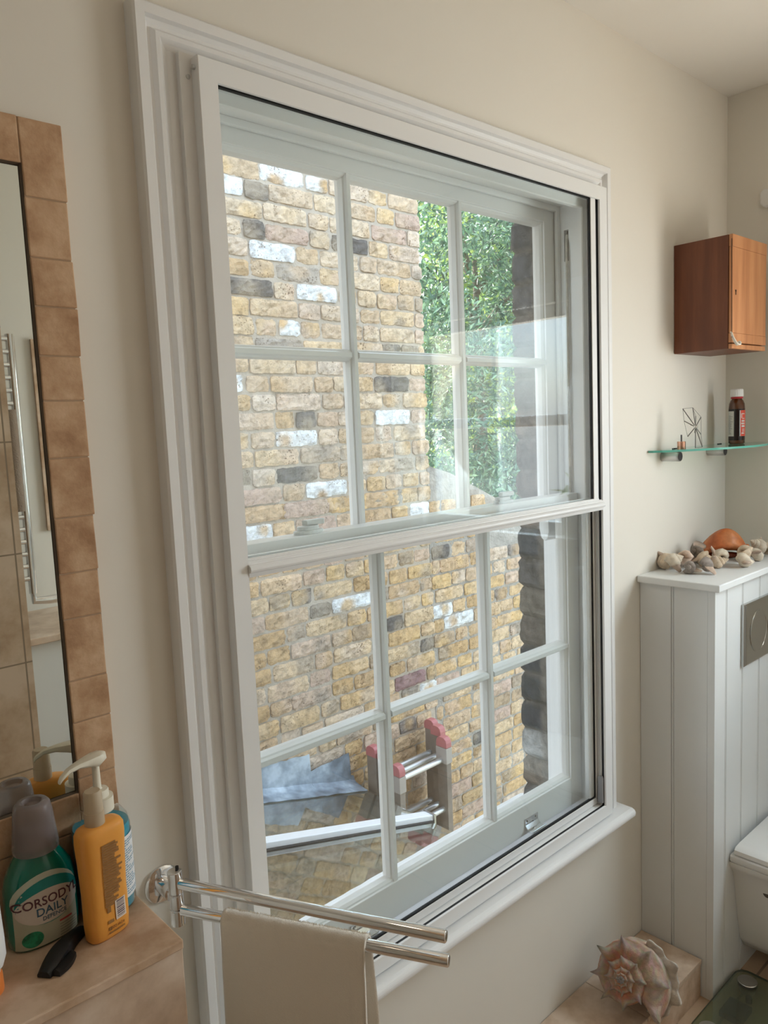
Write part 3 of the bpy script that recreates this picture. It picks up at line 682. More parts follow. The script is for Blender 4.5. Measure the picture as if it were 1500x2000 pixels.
mc = mat('cloudy_clear_plastic', (.52, .46, .45), .25); mc.node_tree.nodes['Principled BSDF'].inputs['Transmission Weight'].default_value = .65; mc.node_tree.nodes['Principled BSDF'].inputs['IOR'].default_value = 1.2
build('measuring_cap', cap, mc, mo, smooth=True, angle=50)
build('neck', MB().lathe((cx, cy, LZ), [(.017, .112), (.017, .128), (.014, .130), (.014, .140)], 24), mat('grey_neck', (.30, .25, .26), .5), mo, smooth=True)
lab = build('label', patch(fp, -.0385, .034, .004, .056, 20, 8), noisy('beige_label', [(.3, (.40, .40, .28)), (.7, (.52, .49, .37))], scale=20, rough=.5, bs=0), mo, smooth=True)
build('label_arc', patch(fp, -.040, .036, .032, .093, shape='ellipse', w=.0002), mat('label_pale_arc', (.50, .52, .42), .45), lab, smooth=True)
build('label_arc_teal', patch(fp, -.037, .0375, .030, .086, shape='ellipse', w=.0004), mat('label_teal', (.01, .22, .20), .4), lab, smooth=True)
build('label_oval', patch(fp, -.038, .036, .031, .073, shape='ellipse', w=.0006), mat('label_oval_beige', (.60, .52, .44), .45), lab, smooth=True)
dkr = mat('maroon_ink', (.10, .03, .04), .5); nvy = mat('navy_ink', (.04, .10, .16), .5)
def words_on(place, body, u, v, size, m, parent, sx=1, w=.0010, bold=.0, slant=0):
    build('lettering', text_mb(body, size, lambda a, b, c: place(u+a, v+b, w+c*.5), (sx, 1), bold=bold), m, parent)
words_on(fp, 'CORSODYL', -.0015, .0545, .0152, dkr, lab, .98, bold=.00012)
words_on(fp, 'DAILY', .003, .0425, .0140, nvy, lab, 1.0, bold=.0001)
words_on(fp, 'DEFENCE', .005, .0355, .0070, nvy, lab, 1.0)
build('red_line', patch(fp, .010, .026, .0245, .0268, 8, 1, w=.0005), mat('red_ink', (.45, .07, .06), .5), lab)
b = MB()
for i in range(5): p_ = patch(fp, .010, .0325-.002*(i % 2), .0205-.0035*i, .0217-.0035*i, 8, 1, w=.0005); b.add(p_.v, p_.f)
build('small_print', b, mat('olive_ink', (.30, .28, .20), .6), lab)
build('mint_leaf', patch(fp, -.033, -.010, .006, .026, shape='ellipse', w=.0006), noisy('mint_green', [(.35, (.01, .10, .05)), (.65, (.02, .30, .15))], scale=130, rough=.5, bs=0), lab)

# sun lotion
cx, cy, yw = .3275, .8985, .20
secs = [(0, .024, .0125), (.003, .0265, .0145), (.02, .0275, .0155), (.06, .0275, .0150), (.10, .029, .0160), (.125, .0305, .0170), (.136, .0300, .0168), (.1415, .027, .015), (.144, .020, .011)]
so = thing('sun_lotion_bottle', (cx, cy, LZ), 'orange flat sun lotion bottle with brown print and a cloudy cap, standing in front', 'bottle')
mt = mat('orange_plastic', (.83, .36, .065), .35); mt.node_tree.nodes['Principled BSDF'].inputs['Subsurface Weight'].default_value = .1; mt.node_tree.nodes['Principled BSDF'].inputs['Subsurface Radius'].default_value = (.01, .005, .002)
build('body', loft(MB(), cx, cy, LZ, secs, yw, 3.0), mt, so, smooth=True, angle=60)
cp = MB(); loft(cp, cx-.004, cy, LZ, [(.1435, .0118, .0118), (.1600, .0118, .0118), (.1602, .0112, .0112), (.183, .0108, .0108), (.1855, .0090, .0090)], 0, 2, 36)
mp = mat('cloudy_cap', (.72, .58, .40), .4); mp.node_tree.nodes['Principled BSDF'].inputs['Transmission Weight'].default_value = .35
build('cap', cp, mp, so, smooth=True, angle=50)
fo = on_body(cx, cy, LZ, secs, yw, 3.0)
brn = mat('brown_ink', (.32, .155, .05), .6)
b = MB(); R3 = random.Random(3)
for i in range(25):
    v = .122-.0032*i; u1 = .013+R3.uniform(-.006, .005)-(.0 if i < 17 else .0007*(i-16)*1.5)
    p_ = patch(fo, -.0095, u1, v-.0028, v, 8, 1, w=.0003); b.add(p_.v, p_.f)
pr_ = build('printed_text_block', b, brn, so)
b = patch(fo, .003, .018, .021, .0455, 6, 6, w=.0003); bc = build('barcode', b, mat('barcode_white', (.80, .68, .58), .5), so)
b = MB(); v = .0235
while v < .0435:
    h = R3.choice([.0006, .001, .0016]); p_ = patch(fo, .005, .016, v, v+h, 6, 1, w=.0006); b.add(p_.v, p_.f); v += h+R3.choice([.0006, .0009, .0014])
build('bars', b, mat('barcode_ink', (.16, .12, .14), .5), bc)
words_on(fo, '200 ml e', .0045, .0125, .0060, brn, so, .95, .0006)
b = MB()
for u0, u1, v0, v1 in ((-.008, -.003, .035, .042), (-.008, .0, .021, .025), (-.0075, .015, .0075, .0095), (-.0075, -.004, .0120, .0165)): p_ = patch(fo, u0, u1, v0, v1, 6, 1, w=.0004); b.add(p_.v, p_.f)
build('symbols', b, brn, so)

# hand soap with pump
cx, cy = .3515, .9565
hs = thing('soap_pump_bottle', (cx, cy, LZ), 'clear round hand soap bottle with blue liquid and a cream pump, behind the orange bottle', 'bottle')
b = MB().lathe((cx, cy, LZ), [(.033, .0), (.0363, .003), (.0363, .095), (.0360, .108), (.033, .119), (.027, .127), (.016, .132), (.015, .137)], 48)
mg = glass_mat('bottle_plastic', (.93, .96, .97), 1.2, .02, .05); build('body', b, mg, hs, smooth=True, angle=60)
ml = mat('blue_soap', (.02, .34, .46), .15)
build('soap', MB().lathe((cx, cy, LZ), [(.032, .002), (.0355, .004), (.0355, .094), (.0353, .107), (.0342, .1115)], 48), ml, hs, smooth=True, angle=60)
def cyl_place(R, a0):
    return lambda u, v, w=0: (cx+(R+w)*math.sin(a0+u/R), cy-(R+w)*math.cos(a0+u/R), LZ+v)
fc = cyl_place(.0367, .75)
lb = build('label', patch(fc, -.034, .026, .017, .098, 24, 3), mat('white_label', (.80, .80, .80), .5), hs, smooth=True)
b = MB(); v = .093
while v > .022:
    if R3.random() > .1:
        e = R3.uniform(-.01, .021); u = -.028
        while u < e: l = R3.uniform(.002, .006); p_ = patch(fc, u, min(u+l, e+.002), v-.0013, v, 2, 1, w=.0003); b.add(p_.v, p_.f); u += l+.0012
    v -= .0032
build('small_print', b, mat('blue_ink', (.12, .30, .42), .5), lb)
pm = mat('cream_plastic', (.80, .75, .62), .35)
b = MB().lathe((cx, cy, LZ), [(.0185, .130), (.0185, .148), (.0135, .1485), (.0135, .156), (.0125, .158), (.006, .1585), (.0050, .160), (.0046, .190)], 32)
pu_ = build('pump', b, pm, hs, smooth=True, angle=35)
d = Vector((-.96, -.28, 0)).normalized(); sd = Vector((-d.y, d.x, 0)); rings = []
for t, wv, h0, h1 in ((-.014, .004, .200, .204), (-.010, .0105, .194, .2055), (0, .0125, .190, .206), (.012, .0105, .1935, .2050), (.026, .0070, .1965, .2040), (.040, .0048, .1955, .2015), (.050, .0036, .1900, .1955), (.053, .0030, .1870, .1915)):
    p = Vector((cx, cy, LZ))+d*t; rings.append([p+sd*wv*a+Vector((0, 0, h0+(h1-h0)*q)) for a, q in ((-1, .35), (-.8, .9), (0, 1.0), (.8, .9), (1, .35), (.6, 0), (-.6, 0))])
build('pump_spout', MB().rings(rings), pm, pu_, smooth=True, angle=60)

# black hair clip
ck = thing('hair_clip', (.27, .885, LZ), 'matt black plastic hair clip lying on the tiled ledge in front of the mouthwash', 'hair clip')
d = Vector((.058, .046, 0)).normalized(); sd = Vector((-d.y, d.x, 0)); o_ = Vector((.242, .872, LZ))
bk = mat('black_plastic', (.006, .006, .006), .55)
rg = []
for i in range(13):
    t = i/12; wv = .0095*(.75+.35*math.sin(PI*min(1, t*1.3+.1))) if t < .95 else .006
    h = .004+.010*math.sin(PI*t); p = o_+d*.082*t
    rg.append([p+sd*wv*a+Vector((0, 0, z_)) for a, z_ in ((-1, .001), (-1, h), (-.5, h+.004), (.5, h+.004), (1, h), (1, .001))])
build('clip_arm', MB().rings(rg), bk, ck, smooth=True, angle=50)
rg = []
for i in range(7):
    t = i/6; p = o_+sd*(-.013)+d*(.004+.034*t); wv = .0075*(.6+.5*math.sin(PI*t))
    rg.append([p+sd*wv*a+Vector((0, 0, z_)) for a, z_ in ((-1, .0008), (-1, .006), (0, .009), (1, .006), (1, .0008))])
build('clip_lever', MB().rings(rg), bk, ck, smooth=True, angle=50)
# white tube on its orange cap at the far left
tb = thing('cream_tube', (.190, .893, LZ), 'white squeeze tube standing on an orange cap at the left end of the ledge', 'tube')
cx, cy = .1905, .8935
build('cap', MB().lathe((cx, cy, LZ), [(.0150, 0), (.0155, .002), (.0150, .020), (.0135, .022)], 28), mat('orange_cap', (.75, .22, .05), .4), tb, smooth=True, angle=50)
build('collar', MB().lathe((cx, cy, LZ), [(.0130, .022), (.0140, .030)], 28), mat('white_plastic', (.80, .79, .77), .35), tb, smooth=True)
build('body', loft(MB(), cx, cy, LZ, [(.0295, .0165, .0160), (.040, .0205, .0185), (.060, .021, .0160), (.085, .0215, .0085), (.105, .022, .0015), (.112, .022, .0012)], .3, 2.2), MATS['white_plastic'], tb, smooth=True, angle=50)

# ------------------------------------------------------------------ swivel towel rail with towel
tr_ = thing('towel_rail', (.45, .998, -.67), 'chrome swivel towel rail with two bars hinged from a round wall plate', 'towel rail')
b = MB().lathe((.447, 1.0, -.641), [(.027, 0), (.027, -.004), (.025, -.0055), (.012, -.0065), (.012, -.034), (.006, -.036)], 40, 'y'); build('wall_plate', b, M_CHROME, tr_, smooth=True, angle=35)
b = MB()
for z0, z1 in ((-.684, -.660), (-.6590, -.6375), (-.6365, -.604)): b.lathe((.4475, .957, 0), [(.0085, z0), (.0100, z0+.0012), (.0100, z1-.0012), (.0085, z1)], 28)
build('hinge_barrel', b, M_CHROME, tr_, smooth=True, angle=40)
build('plate_screw', MB().lathe((.452, .958, -.601), [(.0025, -.004), (.0025, .001)], 10), M_BLACK, tr_)
BA = Vector((.4475, .957, -.622)); BB = Vector((.6265, .607, -.622)); BC = Vector((.4475, .957, -.661)); BD = Vector((.6350, .612, -.661))
for a, c in ((BA, BB), (BC, BD)):
    d = (c-a).normalized(); build('bar', MB().tube([a+d*.009, c-d*.0015, c-d*.0005, c], [.0078, .0078, .0070, .006], 24), M_CHROME, tr_, smooth=True, angle=50)
m = noisy('terry_towel', [(.3, (.82, .73, .61)), (.7, (.89, .81, .70))], scale=3, rough=.95, bs=.5, bd=.0015, bscale=600)
m.node_tree.nodes['Principled BSDF'].inputs['Sheen Weight'].default_value = .5
u_ = (BD-BC).normalized(); n_ = Vector((u_.y, -u_.x, 0)); n_ = n_ if n_.x < 0 else -n_      # n_ faces left, towards the viewer
L0, L1 = .0770, .285; rg = []
prof = [(-.66, -.010), (-.58, -.012), (-.45, -.0125), (-.20, -.0125), (-.06, -.0125), (-.02, -.0125), (-.004, -.0118), (.0055, -.0085), (.0105, -.003), (.0118, .002), (.0100, .007), (.004, .0112), (-.004, .0122), (-.02, .0128), (-.06, .0135), (-.20, .015), (-.45, .018), (-.58, .020), (-.66, .021)]
M_ = 60
for i in range(M_+1):
    t = i/M_; p = BC+u_*(L0+(L1-L0)*t); ring = []
    for (h, k) in prof:
        dep = max(0, -h)
        wob = .004*math.sin(7*t+3*dep)*min(1, dep*6)+.0006*math.sin(61*t+h*90)
        hem = .0012 if .90 < t < .925 else (.0016 if t > .985 else 0)
        back = k < 0
        sh = u_*((.012*min(1, dep*5) if back else -.002*dep)*(t-.0))
        ring.append(p-n_*(-1)*0+n_*(k+ (wob if k > 0 else wob*.6)+(hem if k > 0 else -hem))+Vector((0, 0, h))+sh)
    rg.append(ring)
build('towel', MB().rings(rg, cap=False, closed=False), m, label='cream terry hand towel draped over the lower chrome bar', cat='towel', smooth=True, angle=180)
tw = bpy.data.objects['towel']
md = tw.modifiers.new('thick', 'SOLIDIFY'); md.thickness = .0035; md.offset = 0
# looped pile standing up along the fold
R4 = random.Random(12); b = MB()
for i in range(2600):
    t = R4.random(); a = R4.uniform(-1.2, 1.2)
    k = .0128*math.sin(a); h = .0118*math.cos(a)-.0005
    p = BC+u_*(L0+(L1-L0)*t)+n_*k+Vector((0, 0, h)); o_ = (n_*math.sin(a)+Vector((0, 0, math.cos(a)))+u_*R4.uniform(-.8, .8)+n_*R4.uniform(-.6, .6)).normalized()*R4.uniform(.0018, .0038)
    s_ = u_*.0005; b.add([p-s_, p+s_, p+o_], [(0, 1, 2)])
build('fold_pile', b, m, tw)
tag(bpy.data.objects['fold_pile'], kind='stuff')

# ------------------------------------------------------------------ boarded cistern cabinet with flush plate
CX0, CY0, CT = 1.797, .803, -.410
cc = thing('cistern_cabinet', (2.05, .90, -1.5), 'white boarded cabinet hiding the toilet cistern, shells along its top', 'cabinet')
def boards(mb, axis, cuts, face, back, z0, z1, sgn):
    """tongue-and-groove boards with a beaded V joint, one continuous sheet"""
    prof = []
    for i, c in enumerate(cuts):
        if i in (0, len(cuts)-1): prof.append((c, face)); continue
        prof += [(c-.0042, face), (c-.0030, face+sgn*.0026), (c-.0018, face), (c+.0012, face), (c+.0030, face+sgn*.0035), (c+.0048, face)]
    pts = prof+[(cuts[-1], back), (cuts[0], back)]
    if axis == 'x': return mb.prism(pts, 'z', z0, z1)
    return mb.prism([(b_, a_) for a_, b_ in pts], 'z', z0, z1)
build('front_boards', boards(MB(), 'x', [CX0, 1.860, 1.955, 2.061, 2.160, 2.255, XR-.001], CY0, CY0+.018, -1.5, CT-.0185, 1), M_PANEL, cc)
build('side_boards', boards(MB(), 'y', [CY0+.0185, .911, .999], CX0, CX0+.018, -1.5, CT-.0185, 1), M_PANEL, cc)
build('top_board', MB().box(1.781, XR-.001, .786, .999, CT-.018, CT), M_PANEL, cc, bevel=.0025)
PX0, PZ0, PZ1 = 1.946, -.652, -.490
fpn = build('flush_plate', MB().rings([[(x, y, z) for x, z in ((PX0+e, PZ0+e), (PX0+.246-e, PZ0+e), (PX0+.246-e, PZ1-e), (PX0+e, PZ1-e))] for y, e in ((.803, 0), (.795, .000), (.7925, .002), (.7905, .006))]), mat('satin_chrome_plate', (.50, .50, .48), .22, 1), cc, bevel=.001)
for cx_, r in ((PX0+.078, .052), (PX0+.176, .036)):
    rg = [[(cx_+rr*math.cos(t)*1.0, y, PZ0+.081+rr*1.08*math.sin(t)) for t in [2*PI*k/48 for k in range(48)]] for rr, y in ((r, .7912), (r, .7895), (r-.001, .7888), (r-.0026, .7888), (r-.0036, .7897), (r-.006, .7900))]
    build('flush_button', MB().rings(rg), MATS['satin_chrome_plate'], cc, smooth=True, angle=30)

# ------------------------------------------------------------------ wall-hung toilet
tc = 2.066
to = thing('toilet', (tc, .66, -1.5), 'white wall hung toilet fixed to the boarded cabinet', 'toilet')
def bowl_ring(z, hw, ln, y0=.8025, sq=3.0, N=44):
    """D-shaped outline: flat back on the cabinet, rounded nose towards the room"""
    r = []
    for k in range(N):
        t = PI*k/(N-1); c, s = math.cos(t), math.sin(t)
        x = hw*math.copysign(abs(c)**(2/sq), c); y = y0-ln*abs(s)**(2/2.3)
        r.append((tc+x, y, z))
    return r
b = MB().rings([bowl_ring(z, hw, ln) for z, hw, ln in ((-1.440, .060, .13), (-1.436, .085, .20), (-1.40, .110, .30), (-1.34, .125, .37), (-1.27, .140, .42), (-1.215, .150, .45), (-1.19, .160, .475), (-1.178, .170, .50), (-1.168, .176, .515), (-1.158, .178, .52))])
build('bowl', b, M_CERAM, to, smooth=True, angle=50)
b = MB().rings([bowl_ring(z, hw, ln, .800) for z, hw, ln in ((-1.1575, .176, .518), (-1.150, .181, .525), (-1.140, .181, .525), (-1.1365, .178, .522))]); build('seat', b, M_CERAM, to, smooth=True, angle=40)
b = MB().rings([bowl_ring(z, hw, ln, .790) for z, hw, ln in ((-1.136, .176, .508), (-1.131, .180, .514), (-1.121, .179, .513), (-1.115, .172, .505), (-1.113, .150, .48))]); build('lid', b, M_CERAM, to, smooth=True, angle=40)
build('fixing_cap', MB().lathe((tc-.135, .72, -1.225), [(.011, -.012), (.011, 0), (.008, .002)], 20, 'x'), mat('dark_cap', (.10, .08, .06), .5), to, smooth=True)

# ------------------------------------------------------------------ low tiled plinth along the window wall
pt = thing('tiled_plinth', (1.1, .915, -1.5), 'low travertine tiled plinth running along under the window', 'plinth')
tl = MB(); xs = [.39, .62, .92, 1.22, 1.52, 1.795]
for a, b_ in zip(xs, xs[1:]): tl.box(a+.0008, b_-.0008, .831, .999, -1.407, -1.395)
build('top_tile', tl, M_TRAVL, pt, bevel=.0015)
tl = MB()
for a, b_ in zip(xs, xs[1:]): tl.box(a+.0008, b_-.0008, .834, .842, -1.5, -1.4075)
build('front_tile', tl, M_TRAV, pt, bevel=.001)
build('block', MB().box(.39, 1.794, .8425, .999, -1.5, -1.4075), M_WALL, pt)

# ------------------------------------------------------------------ wall-hung wooden box
wb = thing('wooden_box', (2.085, .92, .157), 'old reddish brown wooden wall box with a white string loop at its corner', 'wall cabinet')
def wood(name, stops, sc_=2.2, stretch=(9, 9, .8)):
    m = noisy(name, stops, scale=sc_, rough=.42, bs=.15, bd=.002, bscale=30, stretch=stretch); return m
m_w = wood('shaded_side_wood', [(.28, (.085, .022, .009)), (.5, (.15, .042, .016)), (.72, (.23, .075, .030))])  # same wood as the door; shade of the sides put into darker stops
m_d = wood('lit_door_wood', [(.30, (.42, .16, .06)), (.5, (.60, .27, .12)), (.70, (.72, .37, .18))])  # same wood as the carcass; light on the front put into paler stops
X0, X1, Y0, Z0_, Z1_ = 1.981, 2.192, .846, .157, .437
b = MB().box(X0, X0+.012, Y0+.0105, .999, Z0_, Z1_).box(X1-.012, X1, Y0+.0105, .999, Z0_, Z1_).box(X0+.012, X1-.012, Y0+.0105, .999, Z0_, Z0_+.012).box(X0+.012, X1-.012, Y0+.0105, .999, Z1_-.012, Z1_).box(X0+.012, X1-.012, .992, .999, Z0_+.012, Z1_-.012)
build('carcass', b, m_w, wb, bevel=.0012)
b = MB().box(X0, X1, Y0, Y0+.0095, Z0_+.0145, Z0_+.038).box(X0, X1, Y0, Y0+.0095, Z1_-.030, Z1_).box(X0, X1, Y0+.0008, Y0+.009, Z0_+.0383, Z1_-.0303)
dr = build('door', b, m_d, wb, bevel=.0010)
build('lower_rail', MB().box(X0+.001, X1-.001, Y0+.001, Y0+.010, Z0_, Z0_+.012), m_d, wb, bevel=.001)
build('keyhole', MB().lathe((X0+.020, Y0+.0002, .300), [(.0030, 0), (.0028, -.0006)], 12, 'y').box(X0+.0188, X0+.0212, Y0-.0004, Y0+.0002, .290, .300), M_BLACK, dr)
pts = [(1.966, .846, .195), (1.961, .842, .190), (1.963, .838, .180), (1.969, .835, .171), (1.976, .833, .166), (1.984, .832, .1655), (1.990, .833, .169), (1.991, .836, .173), (1.987, .838, .170), (1.981, .838, .165), (1.975, .840, .170), (1.970, .843, .180), (1.968, .846, .189), (1.972, .847, .194), (1.967, .848, .197)]
def smooth_path(p, n=6):
    p = [Vector(q) for q in p]; o = []
    for i in range(len(p)-1):
        a, b_, c, d = p[max(i-1, 0)], p[i], p[i+1], p[min(i+2, len(p)-1)]
        for k in range(n):
            t = k/n; o.append(.5*((2*b_)+(-a+c)*t+(2*a-5*b_+4*c-d)*t*t+(-a+3*b_-3*c+d)*t*t*t))
    return o+[p[-1]]
pts = [(x+.010, y, z) for x, y, z in pts]
build('string_loop', MB().tube(smooth_path(pts), .0022, 8), mat('white_string', (.78, .74, .66), .8), wb, smooth=True)
build('string_tail', MB().tube(smooth_path([(1.976, .8445, .183), (1.9775, .846, .30), (1.978, .8475, .425)]), .0008, 6), M_BLACK, wb)

# ------------------------------------------------------------------ glass corner shelf and its things
SZ = -.093
gs = thing('glass_shelf', (2.06, .93, SZ-.03), 'bow fronted corner glass shelf on two steel brackets below the wooden box', 'shelf')
pl = [(1.842, .9985)]
for i in range(33):
    t = i/32; x = 1.842+.456*t; pl.append((x, .985-.110*t-.080*math.sin(PI*t)**.8))
pl.append((2.298, .9985))
gl = MB(); n = len(pl)
vs = [(x, y, z) for z in (SZ-.0055, SZ) for x, y in pl]
gl.add(vs, [tuple(range(n-1, -1, -1)), tuple(range(n, 2*n))])
gl.k = 1; gl.add(vs, [(i, (i+1) % n, n+(i+1) % n, n+i) for i in range(n)])
build('glass_plate', gl, [M_SHELFG, M_EDGE], gs)
for x in (1.918, 2.186):
    bb = MB().lathe((x, 1.0, SZ-.0190), [(.0125, 0), (.0130, -.001), (.0130, -.048), (.0122, -.0495)], 28, 'y'); br = build('bracket', bb, M_STEEL, gs, smooth=True, angle=40)
    build('bracket_end', MB().lathe((x, 1.0, SZ-.0190), [(.0118, -.0492), (.0118, -.0500)], 28, 'y'), mat('dark_insert', (.03, .03, .035), .3), br)
    b = MB()
    for k in (-.006, 0, .006): b.lathe((x+.018+k*1.6, .975, SZ), [(.0022, 0), (.0022, .0022)], 10)
    build('bracket_pin', b, MATS['dark_insert'], br)
# medicine bottle
cx, cy = 2.207, .928
mb_ = thing('medicine_bottle', (cx, cy, SZ), 'amber medicine bottle with a ribbed white cap and red label on the glass shelf', 'bottle')
am = mat('amber_glass', (.085, .022, .004), .08); am.node_tree.nodes['Principled BSDF'].inputs['Coat Weight'].default_value = .6
b = MB().lathe((cx, cy, SZ), [(.0190, 0), (.0212, .003), (.0215, .010), (.0215, .100), (.0205, .112), (.0170, .121), (.0130, .126), (.0122, .130)], 36); body = build('body', b, am, mb_, smooth=True, angle=60)
build('syrup', MB().lathe((cx, cy, SZ), [(.0216, .0105), (.02165, .098)], 36, cap=False), mat('dark_syrup', (.012, .006, .005), .1), body, smooth=True)
build('red_ring', MB().lathe((cx, cy, SZ), [(.0150, .1265), (.0158, .128), (.0158, .131), (.0145, .132)], 30), mat('red_plastic', (.50, .03, .04), .4), mb_, smooth=True)
n = 72; rg = []
for h, r in ((.132, .0162), (.1335, .0168), (.151, .0163), (.1535, .0150), (.154, .010)):
    rg.append([(cx+(r+(.0005 if k % 3 == 0 and h < .152 else 0))*math.cos(2*PI*k/n), cy+(r+(.0005 if k % 3 == 0 and h < .152 else 0))*math.sin(2*PI*k/n), SZ+h) for k in range(n)])
build('ribbed_cap', MB().rings(rg), mat('white_cap', (.82, .81, .79), .4), mb_)
va = math.atan2(-cy, -cx)     # direction back to the window side
def cylp(R):
    return lambda u, v, w=0: (cx+(R+w)*math.cos(va+u/R), cy+(R+w)*math.sin(va+u/R), SZ+v)
fm = cylp(.0218)
lb = build('white_label', patch(fm, -.030, -.0075, .022, .092, 12, 3), mat('pale_label', (.62, .61, .57), .5), mb_, smooth=True)
R8 = random.Random(8); b = MB(); v = .080
while v > .027:
    p_ = patch(fm, -.025, -.025+R8.uniform(.006, .015), v-.0012, v, 5, 1, w=.0003); b.add(p_.v, p_.f); v -= .0028
build('small_print', b, mat('grey_ink', (.25, .25, .24), .5), lb)
lr = build('red_label', patch(fm, .0085, .036, .022, .094, 14, 3), mat('red_label', (.72, .09, .05), .45), mb_, smooth=True)
build('label_edge', patch(fm, .0075, .0100, .022, .094, 2, 3, w=.0002), MATS['pale_label'], lr, smooth=True)
b = MB()                                            # lettering too small to read: only its pale strokes
for v0, v1, u0, u1 in ((.083, .0855, .012, .024), (.072, .083, .012, .0145), (.0700, .072, .015, .024), (.062, .0665, .013, .024), (.055, .0595, .012, .024), (.047, .0525, .013, .024), (.041, .0425, .015, .024), (.0375, .039, .015, .024), (.034, .0355, .015, .024), (.0285, .0315, .013, .023)):
    p_ = patch(fm, u0, u1, v0, v1, 5, 1, w=.0003); b.add(p_.v, p_.f)
build('pale_print', b, MATS['pale_label'], lr)
# copper holder with two pins
cx, cy = 1.921, .949
b = MB().lathe((cx, cy, SZ), [(.0100, 0), (.0104, .0008), (.0104, .0190), (.0100, .0198), (.004, .0198)], 28)
ch = thing('pin_holder', (cx, cy, SZ), 'small copper cylinder holding two steel pins at the left end of the glass shelf', 'holder')
build('cylinder', b, mat('copper', (.72, .42, .32), .28, 1), ch, smooth=True, angle=40)
for k in (-.0034, .0034): build('pin', MB().lathe((cx+k, cy+k*.4, SZ), [(.0018, .0195), (.0018, .036), (.0014, .0372)], 10), mat('dark_steel', (.16, .16, .17), .3, 1), ch, smooth=True)
# wire star sculpture
c0 = Vector((1.943, .922, -.037)); px = .00128
ws = thing('wire_star', (1.943, .922, SZ), 'little steel wire star sculpture with a round bead at its centre on the glass shelf', 'ornament')
build('bead', MB().rings([[tuple(c0+Vector((.0055*math.sin(a)*math.cos(t), .0055*math.sin(a)*math.sin(t), .0055*math.cos(a)))) for t in [2*PI*k/20 for k in range(20)]] for a in [PI*j/12+.001 for j in range(13)]]), M_CHROME, ws, smooth=True)
ends = [(-22, 38, .012), (-8, 38, -.008), (8, 19, -.01), (-23, 12, .0), (15, -14, .012), (-14, -19, .006), (3, -42, .010), (12, -41, -.006), (-6, 20, -.02), (5, -10, .02), (-4, 6, .018)]
E = []
for u, v, dpt in ends:
    p = c0+rt2*u*px+up2*v*px+fwd*dpt; p.z = max(p.z, SZ+.001); E.append(p)
    build('rod', MB().tube([c0, p], .0012, 6), mat('star_wire', (.30, .29, .27), .3, 1), ws)
for a, b_ in ((0, 1), (0, 3), (1, 8), (2, 4), (5, 3), (6, 7), (4, 7), (1, 2)):
    build('thread', MB().tube([E[a], E[b_]],   .0005, 5), mat('star_wire', (.30, .29, .27), .3, 1), ws)

# ------------------------------------------------------------------ sea shells
def shell_mesh(turns=5.0, sq=1.0, k=1.62, R0=.010, tube_r=.55, spread=1.5, ribs=9, rib=.10, knob=0, n_sec=16, n_t=26, flare=0, canal=.0, cord=0, tone=None, seed=0):
    """coiled snail shell: apex at +Z, aperture low down; returns MB in local space"""
    R = random.Random(seed); mb = MB(); rings = []; cols_ = []
    T = turns*2*PI; N = int(turns*n_t)
    for i in range(N+1):
        th = T*i/N; g = k**(th/(2*PI)-turns)          # 0..1
        rad = R0*g; r = rad*tube_r
        last = max(0, (th-(T-1.6))/1.6)
        cr, zc = rad*(1-tube_r*.62), -spread*rad
        ring, cs = [], []
        w = rib*max(0, math.cos(ribs*th))**2
        kn = knob*max(0, math.cos(ribs*th))**4
        for j in range(n_sec):
            f = 2*PI*j/n_sec; ca, sa = math.cos(f), math.sin(f)
            if sq != 1: ca, sa = math.copysign(abs(ca)**sq, ca), math.copysign(abs(sa)**sq, sa)
            q = r*(1+w*(.5+.5*ca))
            rr = cr+q*ca*(1+flare*last*max(0, ca)); zz = zc+q*sa*1.25-(canal*r*max(0, -sa)**2*(1 if sa < 0 else 0))*(1-.5*max(0, ca))
            s_ = math.exp(-((f-.95)/.38)**2)
            rr += kn*r*s_*1.3; zz += kn*r*s_*.8
            if cord: rr += cord*r*math.sin(j*PI)*.5
            jt = 1+R.uniform(-.012, .012)
            ring.append((rr*jt*math.cos(th), -rr*jt*math.sin(th), zz))
            if tone: cs.append(tone(g, f, th, R))
        rings.append(ring); cols_.append(cs)
    n = n_sec; vs = [p for r_ in rings for p in r_]
    fs = [(i*n+j, i*n+(j+1) % n, (i+1)*n+(j+1) % n, (i+1)*n+j) for i in range(len(rings)-1) for j in range(n)]
    fs.append(tuple(range(n)))
    # aperture: the mouth is a hollow that runs back into the shell
    base = len(vs)-n; lastr = rings[-1]; cen = sum((Vector(p) for p in lastr), Vector())/n
    back = (Vector(rings[-5][0])-Vector(rings[-1][0]))
    prev = base
    for s_, dp in ((.78, .15), (.6, .9), (.25, 1.6)):
        o = len(vs); vs += [tuple(cen+(Vector(p)-cen)*s_+back*dp) for p in lastr]; fs += [(prev+j, prev+(j+1) % n, o+(j+1) % n, o+j) for j in range(n)]; prev = o
    fs.append(tuple(prev+j for j in range(n)))
    cl = None
    if tone:
        cl = [c for cs in cols_ for c in cs]; cl += [(.55, .42, .33)]*(len(vs)-len(cl))
    mb.add(vs, fs, cl if cl else None); return mb
